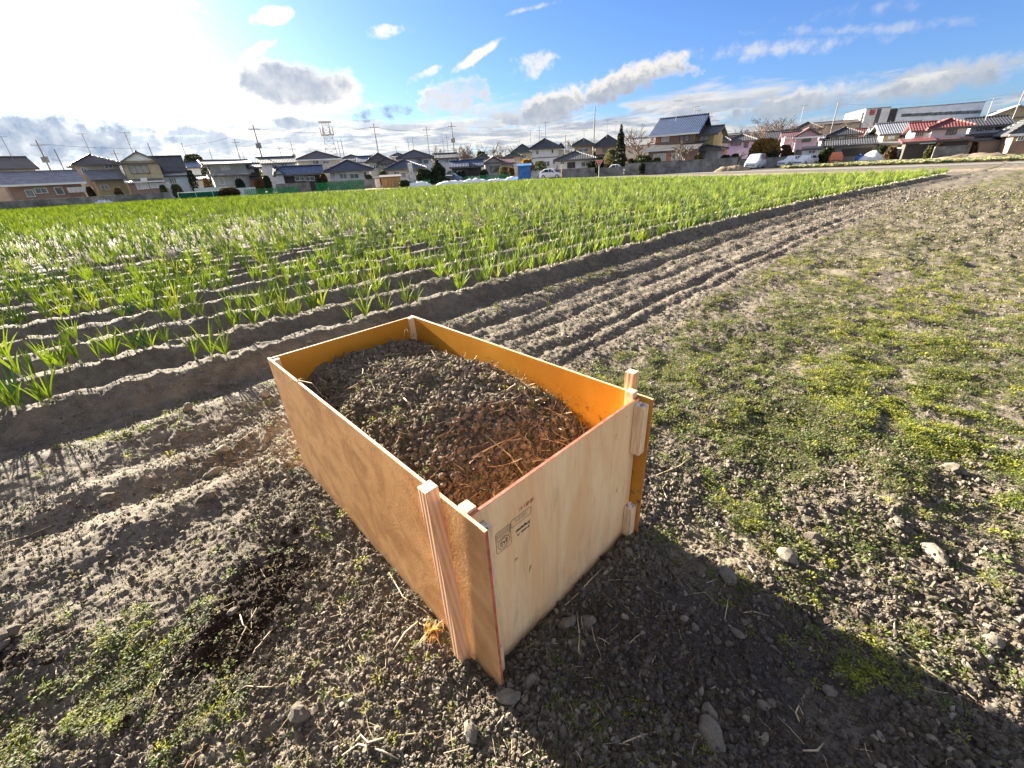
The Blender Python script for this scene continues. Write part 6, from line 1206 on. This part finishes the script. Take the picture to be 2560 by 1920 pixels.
for k, (x, yb, D) in enumerate([(232, 492, 92), (300, 490, 90), (412, 484, 90), (445, 482, 92), (520, 470, 91), (652, 466, 92), (672, 466, 88), (812, 460, 87), (806, 462, 88), (925, 456, 88), (960, 452, 88), (1080, 448, 86), (1130, 446, 89), (1152, 446, 88), (1210, 444, 88), (1262, 440, 88), (1278, 438, 86), (1400, 430, 84), (1480, 428, 80), (1585, 424, 78), (1640, 420, 76), (1745, 410, 78), (1812, 408, 80), (1835, 404, 84), (1930, 402, 84), (1975, 400, 90), (2058, 398, 88), (2070, 396, 84), (2200, 390, 84), (2225, 390, 83), (2300, 388, 82), (2320, 386, 80), (2428, 382, 86), (2470, 380, 88), (2515, 378, 86)]):
    import re as _re
    nb = min(HS, key=lambda q: abs(q[0]-x)); sh = _re.split(' (?:with|behind|beside|below|under|at|in front|left|right|between|seen|peeping|over|half|cut|rising|by|far|before) ', nb[1])[0]
    q = rg2.uniform(14, 24); mm_ = ('f_dark', 'f_mid', 'f_brown', 'f_olive')[int(rg2.integers(0, 4))]; ad = {'f_dark': 'dark', 'f_mid': 'green', 'f_brown': 'brown', 'f_olive': 'olive'}[mm_]
    sz_ = 'low' if q < 18 else 'tall'
    leafy('garden_shrub', x, yb-q-4, yb, rg2.uniform(16, 32), D, '%s %s garden shrub in front of the %s' % (sz_, ad, sh), 100+k, mm_, n=1500, ls=.15, cat='shrub', gap=.28)
# cabbages: one plant built, the rest instanced over the plot (far more than three hundred)
M['cab'] = leafmat('cabbage_leaf', (.25, .30, .25), .2, .5, .35)
def cabbage(sd):
    rg = np.random.default_rng(sd); mb = MB()
    for k in range(11):
        a = k*2.4; t = k/11; L = .26*(1-t*.45); el_ = .25+t*1.0; d = np.array([math.cos(a)*math.cos(el_), math.sin(a)*math.cos(el_), math.sin(el_)]); s = np.array([-math.sin(a), math.cos(a), 0])*L*.42
        b0 = np.array([0, 0, .05]); m_ = b0+d*L*.6; tp = b0+d*L+[0, 0, -.03]; mb.add([b0, m_-s, tp-s*.6, tp+s*.6, m_+s], [(0, 1, 2, 3, 4)])
    return mb.mesh('cabbage', M['cab'])
cv = [cabbage(i) for i in range(5)]
cp = []
for k in range(38):
    for s_ in np.arange(0, 90, .48):
        P0 = at(1960, 408, 70+k*.60); P1 = at(2640, 384, 66+k*.60); L = np.linalg.norm(P1-P0)
        if s_ > L: break
        p = P0+(P1-P0)*s_/L+RNG.normal(0, .05, 2); cp.append((p[0], p[1], .02))
cp = np.array(cp); n = len(cp); s = RNG.uniform(.8, 1.35, n)
keepc = ~((np.hypot(cp[:, 0], cp[:, 1]) > 77) & (np.degrees(np.arctan2(cp[:, 0], cp[:, 1])) < 36))
cp, s = cp[keepc], s[keepc]; n = len(cp)
gn_scatter('cabbage_crop', cp, np.stack([0*s, 0*s, RNG.uniform(0, 6.28, n)], -1), np.stack([s*1.55]*3, -1), RNG.integers(0, 5, n), cv, 'grey green cabbages filling the plot beyond the road')
# distant roofs and trees closing the horizon
for k in range(36):
    x = 60+k*69+rg.uniform(-20, 20); base_y = 494-(x/2560)*146; w = rg.uniform(26, 44); up = rg.uniform(18, 27)
    h = H('distant_house', 'distant house glimpsed over the nearer roofs, number of windows hidden', rg.uniform(150, 210), x, base_y-4, rg.uniform(-15, 15), group='distant houses along the horizon'); import re as _re; nb = min(HS, key=lambda q: abs(q[0]-x)); h.e['label'] = 'distant %s roofed house glimpsed behind the %s' % (('dark', 'brown', 'slate', 'grey')[k % 4], _re.split(' (?:with|behind|beside|below|under|at|in front|left|right|between|seen|peeping|over|half|cut|rising|by|far) ', nb[1])[0])
    h.body(x-w/2, x+w/2, base_y-up, base_y-up-rg.uniform(8, 12), 8, ('cream', 'white', 'tan', 'grey')[k % 4], ('black', 'brown', 'slate', 'grey')[k % 4], ('hip', 'gx', 'gy')[k % 3], ov=.4)
# far hedge line as one mass
X_, Y_ = [], []
n = 9000; a = RNG.uniform(-60, 62, n); d = RNG.uniform(215, 260, n); hh_ = 3.5+5*fbm(a*.35, a*0, 3, 500)+1.5*fbm(a*2., a*0, 2, 501); z = RNG.uniform(0, 1, n)*hh_
lm = [weedmesh(700+i, M['f_olive' if i % 2 else 'f_mid'], 16, 1., .8, .7) for i in range(4)]
gn_scatter('distant_treeline', np.stack([np.sin(np.radians(a))*d, np.cos(np.radians(a))*d, z], -1), RNG.uniform(0, 6.28, (n, 3)), RNG.uniform(1.2, 2.2, (n, 3)), RNG.integers(0, 4, n), lm, 'distant line of trees and hedges along the horizon')
